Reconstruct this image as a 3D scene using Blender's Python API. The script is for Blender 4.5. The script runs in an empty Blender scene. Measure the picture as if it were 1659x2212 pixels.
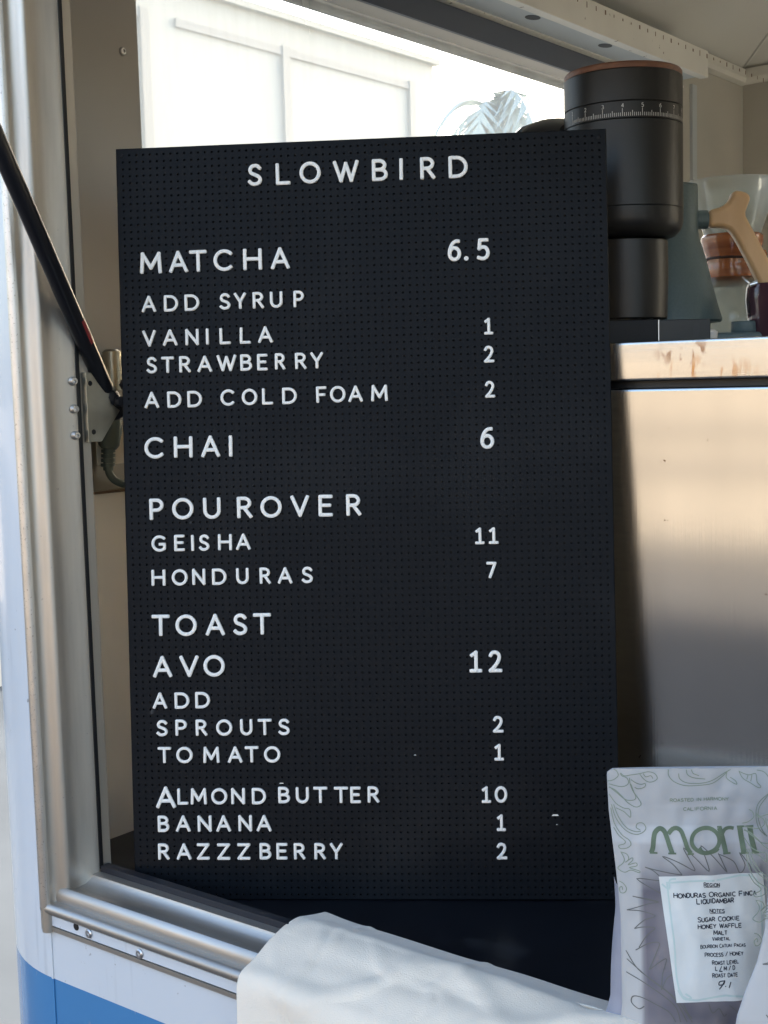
import bpy, bmesh, math, random
import numpy as np
from mathutils import Vector, Matrix, noise
random.seed(4)
R = math.radians
sc = bpy.context.scene
COL = sc.collection

# ---------------------------------------------------------------- camera
cam_d = bpy.data.cameras.new("camera")
cam = bpy.data.objects.new("camera", cam_d); COL.objects.link(cam)
cam_d.sensor_fit = 'HORIZONTAL'; cam_d.sensor_width = 36.0
cam_d.lens = 36.0 * 2825.0 / 1659.0
cam_d.clip_start = 0.02; cam_d.clip_end = 500
YAW = R(38.0); PITCH = math.atan(-278 / 2825.0); ROLL = 0.026
fw = Vector((-math.sin(YAW) * math.cos(PITCH), math.cos(YAW) * math.cos(PITCH), math.sin(PITCH)))
rt = Vector((math.cos(YAW), math.sin(YAW), 0)); up = rt.cross(fw)
r2 = rt * math.cos(ROLL) - up * math.sin(ROLL); u2 = up * math.cos(ROLL) + rt * math.sin(ROLL)
M3 = Matrix((r2, u2, -fw)).transposed()
cam.matrix_world = Matrix.Translation((0, 0, 1.6)) @ M3.to_4x4()
sc.camera = cam

# ---------------------------------------------------------------- world, sun, exposure
SUN_EL, SUN_AZ = R(24), R(-1)          # azimuth measured from +Y towards +X
w = bpy.data.worlds.new("World"); sc.world = w; w.use_nodes = True
wn = w.node_tree; bg = wn.nodes['Background']
sky = wn.nodes.new('ShaderNodeTexSky'); sky.sky_type = 'NISHITA'; sky.sun_disc = False
sky.sun_elevation = SUN_EL; sky.sun_rotation = SUN_AZ
sky.air_density = 1.0; sky.dust_density = 4.0; sky.ozone_density = 0.6
wn.links.new(sky.outputs[0], bg.inputs[0]); bg.inputs[1].default_value = 0.135
sl = bpy.data.lights.new("sun", 'SUN'); sl.energy = 2.8; sl.angle = R(0.5); sl.color = (1.0, 0.92, 0.80)
so = bpy.data.objects.new("sun", sl); COL.objects.link(so)
sd = Vector((math.sin(SUN_AZ) * math.cos(SUN_EL), math.cos(SUN_AZ) * math.cos(SUN_EL), math.sin(SUN_EL)))
so.rotation_euler = sd.to_track_quat('Z', 'Y').to_euler(); so.location = (0, 0, 12)
vs = sc.view_settings; vs.view_transform = 'Standard'; vs.look = 'None'; vs.exposure = 2.66; vs.gamma = 1.0
vs.use_curve_mapping = False
cy = sc.cycles; cy.use_denoising = True; cy.max_bounces = 10; cy.diffuse_bounces = 5; cy.glossy_bounces = 5
cy.transmission_bounces = 8; cy.transparent_max_bounces = 12; cy.caustics_reflective = False; cy.caustics_refractive = False
cy.sample_clamp_indirect = 6.0

# ---------------------------------------------------------------- materials
def mat(name, col=(.5, .5, .5), rough=.5, metal=0.0, spec=.5, coat=0.0, var=0.0, vscale=20, vstretch=(1, 1, 1), bump=0.0, bscale=80, bstretch=(1, 1, 1),
        rvar=0.0, col2=None, sheen=0.0, trans=0.0, ior=1.45, aniso=0.0):
    m = bpy.data.materials.new(name); m.use_nodes = True
    nt = m.node_tree; N = nt.nodes; L = nt.links; b = N['Principled BSDF']
    b.inputs['Base Color'].default_value = (*col, 1); b.inputs['Roughness'].default_value = rough
    b.inputs['Metallic'].default_value = metal; b.inputs['Specular IOR Level'].default_value = spec
    b.inputs['Coat Weight'].default_value = coat; b.inputs['Transmission Weight'].default_value = trans; b.inputs['IOR'].default_value = ior
    if sheen: b.inputs['Sheen Weight'].default_value = sheen
    tc = N.new('ShaderNodeTexCoord')
    def tex(scale, stretch, detail=5):
        mp = N.new('ShaderNodeMapping'); mp.inputs['Scale'].default_value = stretch
        L.new(tc.outputs['Object'], mp.inputs['Vector'])
        n = N.new('ShaderNodeTexNoise'); n.inputs['Scale'].default_value = scale; n.inputs['Detail'].default_value = detail
        L.new(mp.outputs[0], n.inputs['Vector']); return n
    if var or col2:
        n = tex(vscale, vstretch)
        mr = N.new('ShaderNodeMapRange'); mr.inputs['From Min'].default_value = .3; mr.inputs['From Max'].default_value = .7
        L.new(n.outputs['Fac'], mr.inputs['Value'])
        mx = N.new('ShaderNodeMix'); mx.data_type = 'RGBA'
        c2 = col2 or tuple(max(0, c * (1 - var)) for c in col)
        mx.inputs['A'].default_value = (*col, 1); mx.inputs['B'].default_value = (*c2, 1)
        L.new(mr.outputs[0], mx.inputs['Factor']); L.new(mx.outputs['Result'], b.inputs['Base Color'])
        if rvar:
            mr2 = N.new('ShaderNodeMapRange'); mr2.inputs['To Min'].default_value = max(.02, rough - rvar); mr2.inputs['To Max'].default_value = rough + rvar
            L.new(n.outputs['Fac'], mr2.inputs['Value']); L.new(mr2.outputs[0], b.inputs['Roughness'])
    if bump:
        n2 = tex(bscale, bstretch, 3)
        bp = N.new('ShaderNodeBump'); bp.inputs['Strength'].default_value = bump; bp.inputs['Distance'].default_value = .002
        L.new(n2.outputs['Fac'], bp.inputs['Height']); L.new(bp.outputs[0], b.inputs['Normal'])
    return m

def speck(m, scale, thr, col, stretch=(1, 1, 1), soft=.04, rough=None, gate=None):
    """small flecks, pits and stains of their own colour over a material's base colour"""
    nt = m.node_tree; N = nt.nodes; L = nt.links; b = N['Principled BSDF']
    tc = N.new('ShaderNodeTexCoord'); mp = N.new('ShaderNodeMapping'); mp.inputs['Scale'].default_value = stretch
    L.new(tc.outputs['Object'], mp.inputs['Vector'])
    n = N.new('ShaderNodeTexNoise'); n.inputs['Scale'].default_value = scale; n.inputs['Detail'].default_value = 3
    L.new(mp.outputs[0], n.inputs['Vector'])
    mr = N.new('ShaderNodeMapRange'); mr.inputs['From Min'].default_value = thr; mr.inputs['From Max'].default_value = thr + soft
    L.new(n.outputs['Fac'], mr.inputs['Value']); fac = mr.outputs[0]
    if gate:                                    # (centre xyz, radius xyz): only inside this patch
        c, r = gate
        mp2 = N.new('ShaderNodeMapping'); mp2.vector_type = 'TEXTURE'
        mp2.inputs['Location'].default_value = c; mp2.inputs['Scale'].default_value = r
        L.new(tc.outputs['Object'], mp2.inputs['Vector'])
        ln = N.new('ShaderNodeVectorMath'); ln.operation = 'LENGTH'; L.new(mp2.outputs[0], ln.inputs[0])
        mg = N.new('ShaderNodeMapRange'); mg.inputs['From Min'].default_value = 1; mg.inputs['From Max'].default_value = .3
        L.new(ln.outputs['Value'], mg.inputs['Value'])
        mu = N.new('ShaderNodeMath'); mu.operation = 'MULTIPLY'; L.new(fac, mu.inputs[0]); L.new(mg.outputs[0], mu.inputs[1]); fac = mu.outputs[0]
    mx = N.new('ShaderNodeMix'); mx.data_type = 'RGBA'; mx.inputs['B'].default_value = (*col, 1)
    inp = b.inputs['Base Color']
    if inp.is_linked: L.new(inp.links[0].from_socket, mx.inputs['A'])
    else: mx.inputs['A'].default_value = inp.default_value
    L.new(fac, mx.inputs['Factor']); L.new(mx.outputs['Result'], inp)
    if rough is not None:
        m2 = N.new('ShaderNodeMapRange'); m2.inputs['To Min'].default_value = b.inputs['Roughness'].default_value; m2.inputs['To Max'].default_value = rough
        L.new(fac, m2.inputs['Value'])
        if not b.inputs['Roughness'].is_linked: L.new(m2.outputs[0], b.inputs['Roughness'])
    return m

MT = {}
MT['alu'] = mat('brushed_aluminium', (.60, .555, .49), .46, 1.0, var=.22, vscale=9, vstretch=(6, 6, .5), rvar=.10, bump=.06, bscale=220, bstretch=(1, 1, .04))
speck(MT['alu'], 170, .72, (.42, .39, .36), rough=.55)
MT['alu_sill'] = mat('sill_aluminium', (.48, .455, .42), .47, 1.0, var=.22, vscale=9, vstretch=(.5, 6, 6), rvar=.10, bump=.06, bscale=220, bstretch=(.04, 1, 1))
speck(MT['alu_sill'], 170, .73, (.30, .28, .26), rough=.7)
MT['stop'] = mat('warm_satin_stop', (.50, .44, .35), .35, .4, var=.1, vscale=6)
MT['alu_pit'] = mat('pitted_aluminium', (.66, .62, .57), .40, 1.0, var=.15, vscale=30, bump=.12, bscale=200)
speck(MT['alu_pit'], 420, .63, (.46, .41, .36), rough=.6)
MT['white'] = mat('white_gloss_paint', (.70, .715, .72), .22, coat=.4, var=.05, vscale=3)
speck(MT['white'], 14, .60, (.52, .53, .53), (4, 4, .35), soft=.25)
speck(MT['white'], 90, .72, (.40, .38, .35), soft=.05)
speck(MT['white'], 9, .66, (.70, .69, .66), (3, 3, .6), soft=.2)
MT['blue'] = mat('blue_gloss_paint', (.065, .235, .47), .22, coat=.4, var=.10, vscale=4)
speck(MT['blue'], 60, .70, (.16, .27, .42), (1, 1, .5), soft=.06)
MT['inner'] = mat('satin_interior_panel', (.46, .435, .39), .42, var=.06, vscale=3, bump=.03, bscale=300)
MT['inner_low'] = mat('pale_lower_panel', (.84, .83, .76), .5, var=.05, vscale=4)
MT['back'] = mat('grey_beige_panel', (.42, .405, .36), .5, var=.10, vscale=5)
MT['ceil'] = mat('ceiling_panel', (.58, .58, .55), .55, var=.05, vscale=3)
MT['beam'] = mat('cream_beam_paint', (.66, .645, .59), .45, var=.08, vscale=10)
speck(MT['beam'], 60, .70, (.20, .17, .14), soft=.03)
MT['soffit'] = mat('soffit_paint', (.42, .46, .48), .5, var=.06, vscale=6)
MT['darkgrey'] = mat('dark_frame_and_shaded_head', (.10, .115, .145), .45)  # frame colour; on the window head it stands for shade
MT['rubber'] = mat('black_rubber', (.008, .008, .009), .45)
MT['navy'] = mat('black_track', (.012, .014, .020), .45)
MT['counter'] = mat('dark_laminate', (.010, .011, .015), .32, var=.3, vscale=12, rvar=.06)
speck(MT['counter'], 5, .63, (.06, .06, .065), (1, 1, 1), soft=.2)
MT['zinc'] = mat('zinc_plate', (.46, .45, .38), .34, 1.0, var=.25, vscale=25)
MT['screw'] = mat('steel_screw', (.62, .61, .60), .32, 1.0)
MT['gas'] = mat('black_gas_spring', (.008, .008, .010), .33, spec=.4, coat=.1)
MT['plast'] = mat('black_plastic', (.008, .008, .009), .5, spec=.25)
MT['red'] = mat('red_sticker', (.26, .025, .025), .4)
MT['board'] = mat('black_letterboard', (.0055, .0066, .0085), .55, spec=.16, var=.12, vscale=6, bump=.03, bscale=900)
speck(MT['board'], 5, .52, (.0125, .0132, .0145), soft=.25)
speck(MT['board'], 55, .74, (.06, .06, .06), soft=.03)
MT['hole'] = mat('hole_inside', (.004, .004, .005), .7)
MT['letter'] = mat('white_plastic', (.93, .885, .80), .35, var=.04, vscale=60)
MT['dialink'] = mat('dial_print', (.52, .51, .49), .5)
MT['pine'] = mat('pale_wood_edge', (.42, .30, .16), .6, var=.3, vscale=30, vstretch=(1, 8, 8))
MT['steel'] = mat('brushed_steel', (.455, .455, .45), .16, 1.0, var=.10, vscale=4, vstretch=(3, 1, .4), rvar=.03, bump=.05, bscale=420, bstretch=(1, 1, .02))
speck(MT['steel'], 75, .735, (.10, .07, .05), soft=.02, rough=.6)
MT['steel_top'] = mat('steel_edge_band', (.53, .52, .50), .25, 1.0, var=.12, vscale=8, vstretch=(.5, 1, 4), rvar=.08, bump=.05, bscale=300, bstretch=(.05, 1, 1))
speck(MT['steel_top'], 95, .49, (.17, .085, .04), (1, 1, .5), soft=.10, rough=.7, gate=((-.652, 1.40, 1.626), (.045, .05, .020)))
speck(MT['steel_top'], 70, .54, (.36, .22, .12), (1.6, 1, .35), soft=.10, rough=.7, gate=((-.632, 1.40, 1.604), (.075, .05, .022)))
MT['matte'] = mat('matte_black_metal', (.0105, .0103, .010), .38, 0.0, spec=.42, var=.08, vscale=40, bump=.04, bscale=900)
MT['gloss'] = mat('gloss_black', (.008, .009, .012), .10, coat=.6)
MT['walnut'] = mat('walnut', (.20, .085, .045), .45, col2=(.12, .05, .028), vscale=20, vstretch=(1, 9, 9))
MT['maple'] = mat('pale_maple', (.74, .50, .28), .42, col2=(.64, .40, .20), vscale=14, vstretch=(2.2, 2.2, .4), bump=.03, bscale=120, bstretch=(1, 1, .1))
MT['kettle'] = mat('teal_powder_coat', (.115, .165, .175), .42, var=.12, vscale=300, bump=.10, bscale=700)
MT['collarwood'] = mat('polished_wood', (.42, .15, .055), .22, col2=(.24, .075, .03), vscale=16, vstretch=(.5, .5, 6), coat=.5)
MT['leather'] = mat('dark_leather', (.05, .022, .015), .6)
MT['mug'] = mat('plum_glaze', (.085, .035, .050), .16, coat=.6, var=.3, vscale=12)
MT['cup'] = mat('white_ceramic', (.75, .74, .72), .25)
MT['cord'] = mat('grey_green_cord', (.055, .085, .085), .42)
MT['coverbox'] = mat('bronzed_steel_cover', (.33, .29, .23), .38, .8, var=.2, vscale=10)
MT['cotton'] = mat('white_cotton', (.90, .785, .63), .85, var=.05, vscale=9, bump=.30, bscale=700, sheen=.3)
MT['sticker'] = mat('paper_sticker', (.74, .745, .69), .55, var=.04, vscale=30)
MT['stickeredge'] = mat('sticker_border_print', (.56, .66, .60), .55)
MT['ink'] = mat('dark_ink', (.030, .033, .042), .6)
MT['green'] = mat('green_ink', (.17, .225, .14), .6, var=.35, vscale=60)
MT['vine'] = mat('grey_green_ink', (.26, .30, .225), .6)
MT['petal'] = mat('dark_grey_ink', (.14, .138, .125), .6)
MT['conc'] = mat('pavement_concrete', (.27, .245, .21), .85, var=.18, vscale=.6, bump=.2, bscale=30)
MT['asph'] = mat('alley_asphalt', (.042, .047, .055), .9, spec=.05, var=.25, vscale=1.5, bump=.2, bscale=60)
MT['stucco'] = mat('warm_stucco', (.20, .178, .152), .85, var=.10, vscale=1.5)
MT['alley'] = mat('pale_alley_concrete', (.10, .115, .13), .9, spec=.1, var=.2, vscale=1.5)
MT['lane'] = mat('worn_asphalt', (.15, .142, .132), .9, spec=.1, var=.2, vscale=1.2)
MT['ledge'] = mat('grey_siding', (.10, .092, .085), .8)
MT['eave'] = mat('brown_eaves', (.20, .14, .10), .8)
MT['panelw'] = mat('cream_wall_paint', (.52, .515, .45), .6, var=.06, vscale=1.2, vstretch=(1, 1, .3))
MT['trimw'] = mat('grey_batten_paint', (.38, .37, .33), .6)
MT['frond'] = mat('grey_green_frond', (.34, .42, .40), .6)
MT['bark'] = mat('bark', (.16, .12, .08), .9)

def brushed(m, aniso, tangent):
    b = m.node_tree.nodes['Principled BSDF']; b.inputs['Anisotropic'].default_value = aniso
    c = m.node_tree.nodes.new('ShaderNodeCombineXYZ')
    for i in range(3): c.inputs[i].default_value = tangent[i]
    m.node_tree.links.new(c.outputs[0], b.inputs['Tangent'])
brushed(MT['steel'], .96, (1, 0, 0)); brushed(MT['steel_top'], .6, (1, 0, 0))
def glass(name, rough=0.0, tint=(1, 1, 1), veil=0.0):
    m = bpy.data.materials.new(name); m.use_nodes = True; nt = m.node_tree; N = nt.nodes; L = nt.links
    for n in list(N): N.remove(n)
    o = N.new('ShaderNodeOutputMaterial'); tr = N.new('ShaderNodeBsdfTransparent'); tr.inputs[0].default_value = (*tint, 1)
    gl = N.new('ShaderNodeBsdfGlossy'); gl.inputs['Roughness'].default_value = rough
    fr = N.new('ShaderNodeFresnel'); fr.inputs[0].default_value = 1.45
    mx = N.new('ShaderNodeMixShader'); L.new(fr.outputs[0], mx.inputs[0]); L.new(tr.outputs[0], mx.inputs[1]); L.new(gl.outputs[0], mx.inputs[2])
    last = mx
    if veil:
        tl = N.new('ShaderNodeBsdfTranslucent'); tl.inputs[0].default_value = (.86, .86, .80, 1)
        tc = N.new('ShaderNodeTexCoord'); mp = N.new('ShaderNodeMapping'); mp.inputs['Scale'].default_value = (1, 3, .5); L.new(tc.outputs['Object'], mp.inputs[0])
        nz = N.new('ShaderNodeTexNoise'); nz.inputs['Scale'].default_value = 4; nz.inputs['Detail'].default_value = 4; L.new(mp.outputs[0], nz.inputs[0])
        mr = N.new('ShaderNodeMapRange'); mr.inputs['To Min'].default_value = veil * .5; mr.inputs['To Max'].default_value = veil * 1.5; L.new(nz.outputs['Fac'], mr.inputs[0])
        m2 = N.new('ShaderNodeMixShader'); L.new(mr.outputs[0], m2.inputs[0]); L.new(mx.outputs[0], m2.inputs[1]); L.new(tl.outputs[0], m2.inputs[2]); last = m2
    L.new(last.outputs[0], o.inputs[0]); return m
MT['pane'] = glass('dusty_glare_glass', .02, (.97, .98, .97), .34)  # dirty glass, its dust thickened into a pale veil that imitates window glare
MT['carafe'] = glass('carafe_glass', .01, (.90, .92, .91), .32)

# ---------------------------------------------------------------- mesh helpers
class MB:
    def __init__(s): s.v = []; s.f = []; s.mi = []
    def add(s, v, f, mi=0):
        o = len(s.v); s.v += [tuple(p) for p in v]; s.f += [tuple(i + o for i in q) for q in f]; s.mi += [mi] * len(f); return s
    def box(s, x0, x1, y0, y1, z0, z1, mi=0):
        v = [(x, y, z) for x in (x0, x1) for y in (y0, y1) for z in (z0, z1)]
        f = [(0, 1, 3, 2), (4, 6, 7, 5), (0, 4, 5, 1), (2, 3, 7, 6), (0, 2, 6, 4), (1, 5, 7, 3)]
        return s.add(v, f, mi)
    def lathe(s, prof, c=(0, 0, 0), n=64, mi=0, closed=True):
        v = []; f = []; m = len(prof)
        for k in range(n):
            a = 2 * math.pi * k / n
            for r, z in prof: v.append((c[0] + r * math.cos(a), c[1] + r * math.sin(a), c[2] + z))
        for k in range(n):
            k2 = (k + 1) % n
            for i in range(m - 1): f.append((k * m + i, k2 * m + i, k2 * m + i + 1, k * m + i + 1))
        return s.add(v, f, mi)
    def tube(s, pts, rad, n=14, mi=0, cap=True):
        pts = [Vector(p) for p in pts]; m = len(pts)
        rad = rad if isinstance(rad, (list, tuple)) else [rad] * m
        t = [(pts[min(i + 1, m - 1)] - pts[max(i - 1, 0)]).normalized() for i in range(m)]
        a = t[0].orthogonal().normalized(); v = []; f = []
        for i in range(m):
            a = (a - t[i] * a.dot(t[i])).normalized(); b = t[i].cross(a)
            for k in range(n):
                q = 2 * math.pi * k / n; v.append(pts[i] + (a * math.cos(q) + b * math.sin(q)) * rad[i])
        for i in range(m - 1):
            for k in range(n):
                k2 = (k + 1) % n; f.append((i * n + k, i * n + k2, (i + 1) * n + k2, (i + 1) * n + k))
        if cap: f.append(tuple(range(n))[::-1]); f.append(tuple((m - 1) * n + k for k in range(n)))
        return s.add(v, f, mi)
    def extrude(s, prof, p0, p1, ax, ay, caps=True, closed=True, mi=0):
        """2-D profile (a,b) placed at p0 and p1 with axes ax, ay"""
        p0, p1, ax, ay = map(Vector, (p0, p1, ax, ay)); m = len(prof)
        v = [p0 + ax * a + ay * b for a, b in prof] + [p1 + ax * a + ay * b for a, b in prof]
        f = [(i, (i + 1) % m, m + (i + 1) % m, m + i) for i in range(m if closed else m - 1)]
        if caps and closed: f += [tuple(range(m))[::-1], tuple(range(m, 2 * m))]
        return s.add(v, f, mi)
    def build(s, name, m, parent=None, smooth=False, bevel=0, seg=2, loc=None, angle=35):
        me = bpy.data.meshes.new(name); me.from_pydata(s.v, [], s.f); 
        ms = m if isinstance(m, (list, tuple)) else [m]
        for q in ms: me.materials.append(MT[q] if isinstance(q, str) else q)
        if len(ms) > 1: me.polygons.foreach_set('material_index', s.mi)
        bm = bmesh.new(); bm.from_mesh(me)
        if bevel:
            ed = [e for e in bm.edges if len(e.link_faces) == 2 and e.calc_face_angle(0) > .6]
            bmesh.ops.bevel(bm, geom=ed, offset=bevel, segments=seg, affect='EDGES', profile=.5)
        bmesh.ops.recalc_face_normals(bm, faces=bm.faces); bm.to_mesh(me); bm.free()
        if smooth or bevel:
            me.polygons.foreach_set('use_smooth', [True] * len(me.polygons))
            try: me.set_sharp_from_angle(angle=R(angle))
            except Exception: pass
        o = bpy.data.objects.new(name, me); COL.objects.link(o)
        if bevel:
            wm = o.modifiers.new('weighted', 'WEIGHTED_NORMAL'); wm.keep_sharp = True
        if parent: o.parent = parent
        if loc: o.location = loc
        return o
def tag(o, label=None, cat=None, group=None, kind=None):
    for k, v in (('label', label), ('category', cat), ('group', group), ('kind', kind)):
        if v: o[k] = v
    return o
def thing(name, label, cat, loc=(0, 0, 0), rz=0, group=None):
    o = bpy.data.objects.new(name, None); COL.objects.link(o); o.location = loc; o.rotation_euler = (0, 0, rz); o.empty_display_size = .05
    return tag(o, label, cat, group)
def arc(cx, cy, rx, ry, a0, a1, n=14):
    return [(cx + rx * math.cos(R(a0 + (a1 - a0) * i / n)), cy + ry * math.sin(R(a0 + (a1 - a0) * i / n))) for i in range(n + 1)]
def crom(p, n=6, closed=False):
    q = []; m = len(p)
    for i in range(m if closed else m - 1):
        if closed: a, b, c, d = (np.array(p[(i + k - 1) % m], float) for k in range(4))
        else: a, b, c, d = (np.array(p[min(max(i + k - 1, 0), m - 1)], float) for k in range(4))
        for j in range(n):
            t = j / n; q.append(tuple(.5 * (2 * b + (c - a) * t + (2 * a - 5 * b + 4 * c - d) * t * t + (3 * b - a - 3 * c + d) * t ** 3)))
    if not closed: q.append(tuple(map(float, p[-1])))
    else: q.append(q[0])
    return q

# ================================================================= SETTING
MB().add([(-160, -160, 0), (160, -160, 0), (160, 160, 0), (-160, 160, 0)], [(0, 1, 2, 3)]).build('ground', 'conc')
tag(bpy.data.objects['ground'], kind='structure')
MB().add([(-6.2, 1.0, .004), (-1.9, 1.0, .004), (-1.9, 40, .004), (-6.2, 40, .004)], [(0, 1, 2, 3)]).build('alley_road', 'alley')
tag(bpy.data.objects['alley_road'], kind='structure')
MB().add([(-1.9, -5.2, .004), (40, -5.2, .004), (40, .9, .004), (-1.9, .9, .004)], [(0, 1, 2, 3)]).build('road', 'asph')
tag(bpy.data.objects['road'], kind='structure')
MB().add([(-40, -5.2, .008), (-1.9, -5.2, .008), (-1.9, 1.0, .008), (-40, 1.0, .008)], [(0, 1, 2, 3)]).build('side_road', 'asph')
tag(bpy.data.objects['side_road'], kind='structure')
MB().add([(-40, -8.7, .004), (40, -8.7, .004), (40, -5.2, .004), (-40, -5.2, .004)], [(0, 1, 2, 3)]).build('parking_lane', 'lane')
tag(bpy.data.objects['parking_lane'], kind='structure')

# ---- neighbouring wall seen through the end window (faces +X, at x = -6)
nb = thing('panelled_building', 'cream panelled building wall with grey battens, seen through the trailer end window', 'building', (-6, 4, 0))
m = MB().box(-4, 0, -.4, 4.43, 0, 4.02); m.build('wall', 'panelw', nb)
m = MB().box(-4.05, .045, -.45, 4.47, 4.02, 4.06); m.build('roof_edge', 'panelw', nb)
for y in (-.2, 1.47, 2.72, 4.13):
    MB().box(0, .028, y - .035, y + .035, .1, 3.85).build('batten', 'trimw', nb)
for y0, y1 in ((-.165, 1.435), (1.73, 2.685), (2.755, 4.095)):
    MB().box(0, .020, y0, y1, 3.79, 3.84).build('rail', 'trimw', nb)
MB().box(0, .05, 1.42, 1.52, 0.1, 3.78).build('downpipe', 'panelw', nb) if False else None

# ---- building across the street, behind the camera (reflected in the steel)
st = thing('sunlit_building', 'warm stucco building across the street, mirrored in the steel', 'building', (-3, -9.5, 0))
MB().box(-14, 14, -6, 0, 0, 3.3).build('wall', 'stucco', st)
MB().box(-14.3, 14.3, -6.2, .7, 3.3, 3.45).build('roof', 'eave', st)
for x in (-10.5, -6.5, -2.5, 1.5, 5.5, 9.5):
    f = MB().box(x - .7, x + .7, .01, .06, 2.2, 3.0).build('window', 'trimw', st)
    MB().box(x - .6, x + .6, .06, .075, 2.27, 2.93).build('pane', 'gloss', f)
for z0_, z1_ in ((.60, .76), (1.02, 1.16)):
    MB().box(-14, 14, .004, .035, z0_, z1_).build('ledge', 'ledge' if z0_ > .3 else 'eave', st)

# ================================================================= TRAILER
tr = thing('food_trailer', 'white and blue coffee trailer with its aluminium framed serving window open', 'food trailer', (-.2, 2.1, 0))
tr_off = Vector((-.2, 2.1, 0))
def T(mb, name, m, parent=tr, **k):
    o = mb.build(name, m, parent, **k)
    if parent is tr: o.location = -tr_off
    return o
XJ, YI, ZI = -1.241, 1.003, 1.0125          # inner corner of the serving window frame
# --- outer skin: side face y=.95 and rounded end corner; white over blue
m = MB(); XS, RC = -1.272, .225
def skin_pts(zz):
    pts = [(1.5, .95, zz), (XS, .95, zz)]
    for i in range(1, 25):
        a = math.pi / 2 * i / 24; pts.append((XS - RC * math.sin(a), .95 + RC * (1 - math.cos(a)), zz))
    pts.append((XS - RC, 1.265, zz)); return pts
def skin(z0, z1, mi, x_in=1.5):
    a, b = skin_pts(z0), skin_pts(z1)
    a[0] = (x_in, .95, z0); b[0] = (x_in, .95, z1); n = len(a)
    m.add(a + b, [(i, i + 1, n + i + 1, n + i) for i in range(n - 1)], mi)
skin(.45, .889, 1); skin(.889, .957, 0); skin(.957, 2.13, 0, XJ - .040)
skin(2.13, 2.75, 0)
m.box(1.27, 1.5, .95, .96, .957, 2.13, 0)
for yy0, yy1, zz0, zz1, mi_ in ((1.265, 3.45, .45, .889, 1), (1.265, 3.45, .889, 1.30, 0), (1.265, 3.45, 2.236, 2.75, 0), (2.95, 3.45, 1.30, 2.236, 0)):
    m.add([(XS - RC, yy0, zz0), (XS - RC, yy1, zz0), (XS - RC, yy1, zz1), (XS - RC, yy0, zz1)], [(0, 1, 2, 3)], mi_)
m.box(XS - RC, .50, 3.45, 3.46, .45, 2.75, 0); m.box(1.35, 1.5, 3.45, 3.46, .45, 2.75, 0); m.box(.50, 1.35, 3.45, 3.46, 2.25, 2.75, 0); m.box(1.5, 1.51, .95, 3.45, .45, 2.75, 0)
body = T(m, 'body_panel', ['white', 'blue'], smooth=True)
m = MB().box(XS - .0016, XS + .0016, .9485, .9496, .889, .953, 0).box(XS - .0022, XS + .0022, .9485, .9496, .46, .889, 1); T(m, 'seam_strip', ['white', 'blue'])
m = MB()
for p in (((-1.1, 1.15), .45),):
    pass
# wheels-less lower skirt and roof
m = MB().box(XS - RC, 1.69, .95, 3.45, 2.75, 2.80); T(m, 'roof', 'white')
m = MB().box(XS - RC + .03, 1.49, .97, 3.44, .40, .46); T(m, 'floor', 'inner_low')

# --- window frame: jamb extrusion.  profile in (dx to the left, y)
bead = [(.0305 + .0075 * math.cos(a), .9465 + .0075 * math.sin(a)) for a in np.linspace(R(-20), R(-200), 10)]
jp = [(0, 1.003), (.0015, .999), (.004, .990), (.0075, .980), (.0085, .972), (.0078, .965), (.0085, .9605), (.0115, .9585), (.0150, .9575),
      (.0185, .956), (.0215, .954)] + [(a, b) for a, b in bead[::-1]] + [(.0385, .9485), (.0385, .945), (.0425, .945), (.0425, .953), (.0425, 1.01), (0, 1.01)]
m = MB().extrude(jp, (XJ, 0, ZI - .062), (XJ, 0, 2.13), (-1, 0, 0), (0, 1, 0)); T(m, 'window_jamb', 'alu', smooth=True, angle=50)
# pitted face strip on the bead
m = MB().tube([(XJ - .031, .9445, z) for z in np.linspace(ZI - .03, 2.13, 8)], .0072, 16); T(m, 'window_bead', 'alu_pit', smooth=True)
m = MB().box(1.2, 1.27, .945, 1.01, ZI - .06, 2.13); T(m, 'window_jamb', 'alu')
m = MB().box(XJ - .05, 1.27, .945, 1.01, 2.1, 2.14); T(m, 'window_head', 'alu')
# black gasket beside jamb, inner aluminium stop
m = MB().box(XJ - .004, XJ + .0015, 1.0035, 1.0085, ZI + .004, 2.1); T(m, 'jamb_gasket', 'rubber')
m = MB().box(XJ - .009, XJ - .0005, 1.009, 1.0225, ZI + .008, 2.1); T(m, 'inner_stop', 'stop', bevel=.001)
# --- sill extrusion, profile (y, z)
z0 = ZI
sp = [(1.003, z0 + .001), (.994, z0 - .001), (.9925, z0 - .005), (.986, z0 - .010), (.976, z0 - .0125), (.968, z0 - .012), (.962, z0 - .0095), (.959, z0 - .0085),
      (.956, z0 - .0105), (.954, z0 - .016), (.953, z0 - .021), (.9535, z0 - .025)]
sp += [(.9465 + .0072 * math.cos(a), z0 - .0325 + .0072 * math.sin(a)) for a in np.linspace(R(70), R(250), 10)]
sp += [(.948, z0 - .040), (.948, z0 - .0545), (.9455, z0 - .055), (.9455, z0 - .0605), (.952, z0 - .0612), (1.003, z0 - .0612)]
m = MB().extrude(sp, (XJ - .036, 0, 0), (1.2, 0, 0), (0, 1, 0), (0, 0, 1)); T(m, 'window_sill', 'alu_sill', smooth=True, angle=50)
m = MB().box(XJ - .032, 1.2, .9465, .9478, z0 - .0538, z0 - .0415); T(m, 'sill_face_strip', 'white')
m = MB().box(XJ + .002, 1.2, 1.0035, 1.016, .972, z0 + .0085); T(m, 'sill_track', 'navy', bevel=.001)
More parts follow.
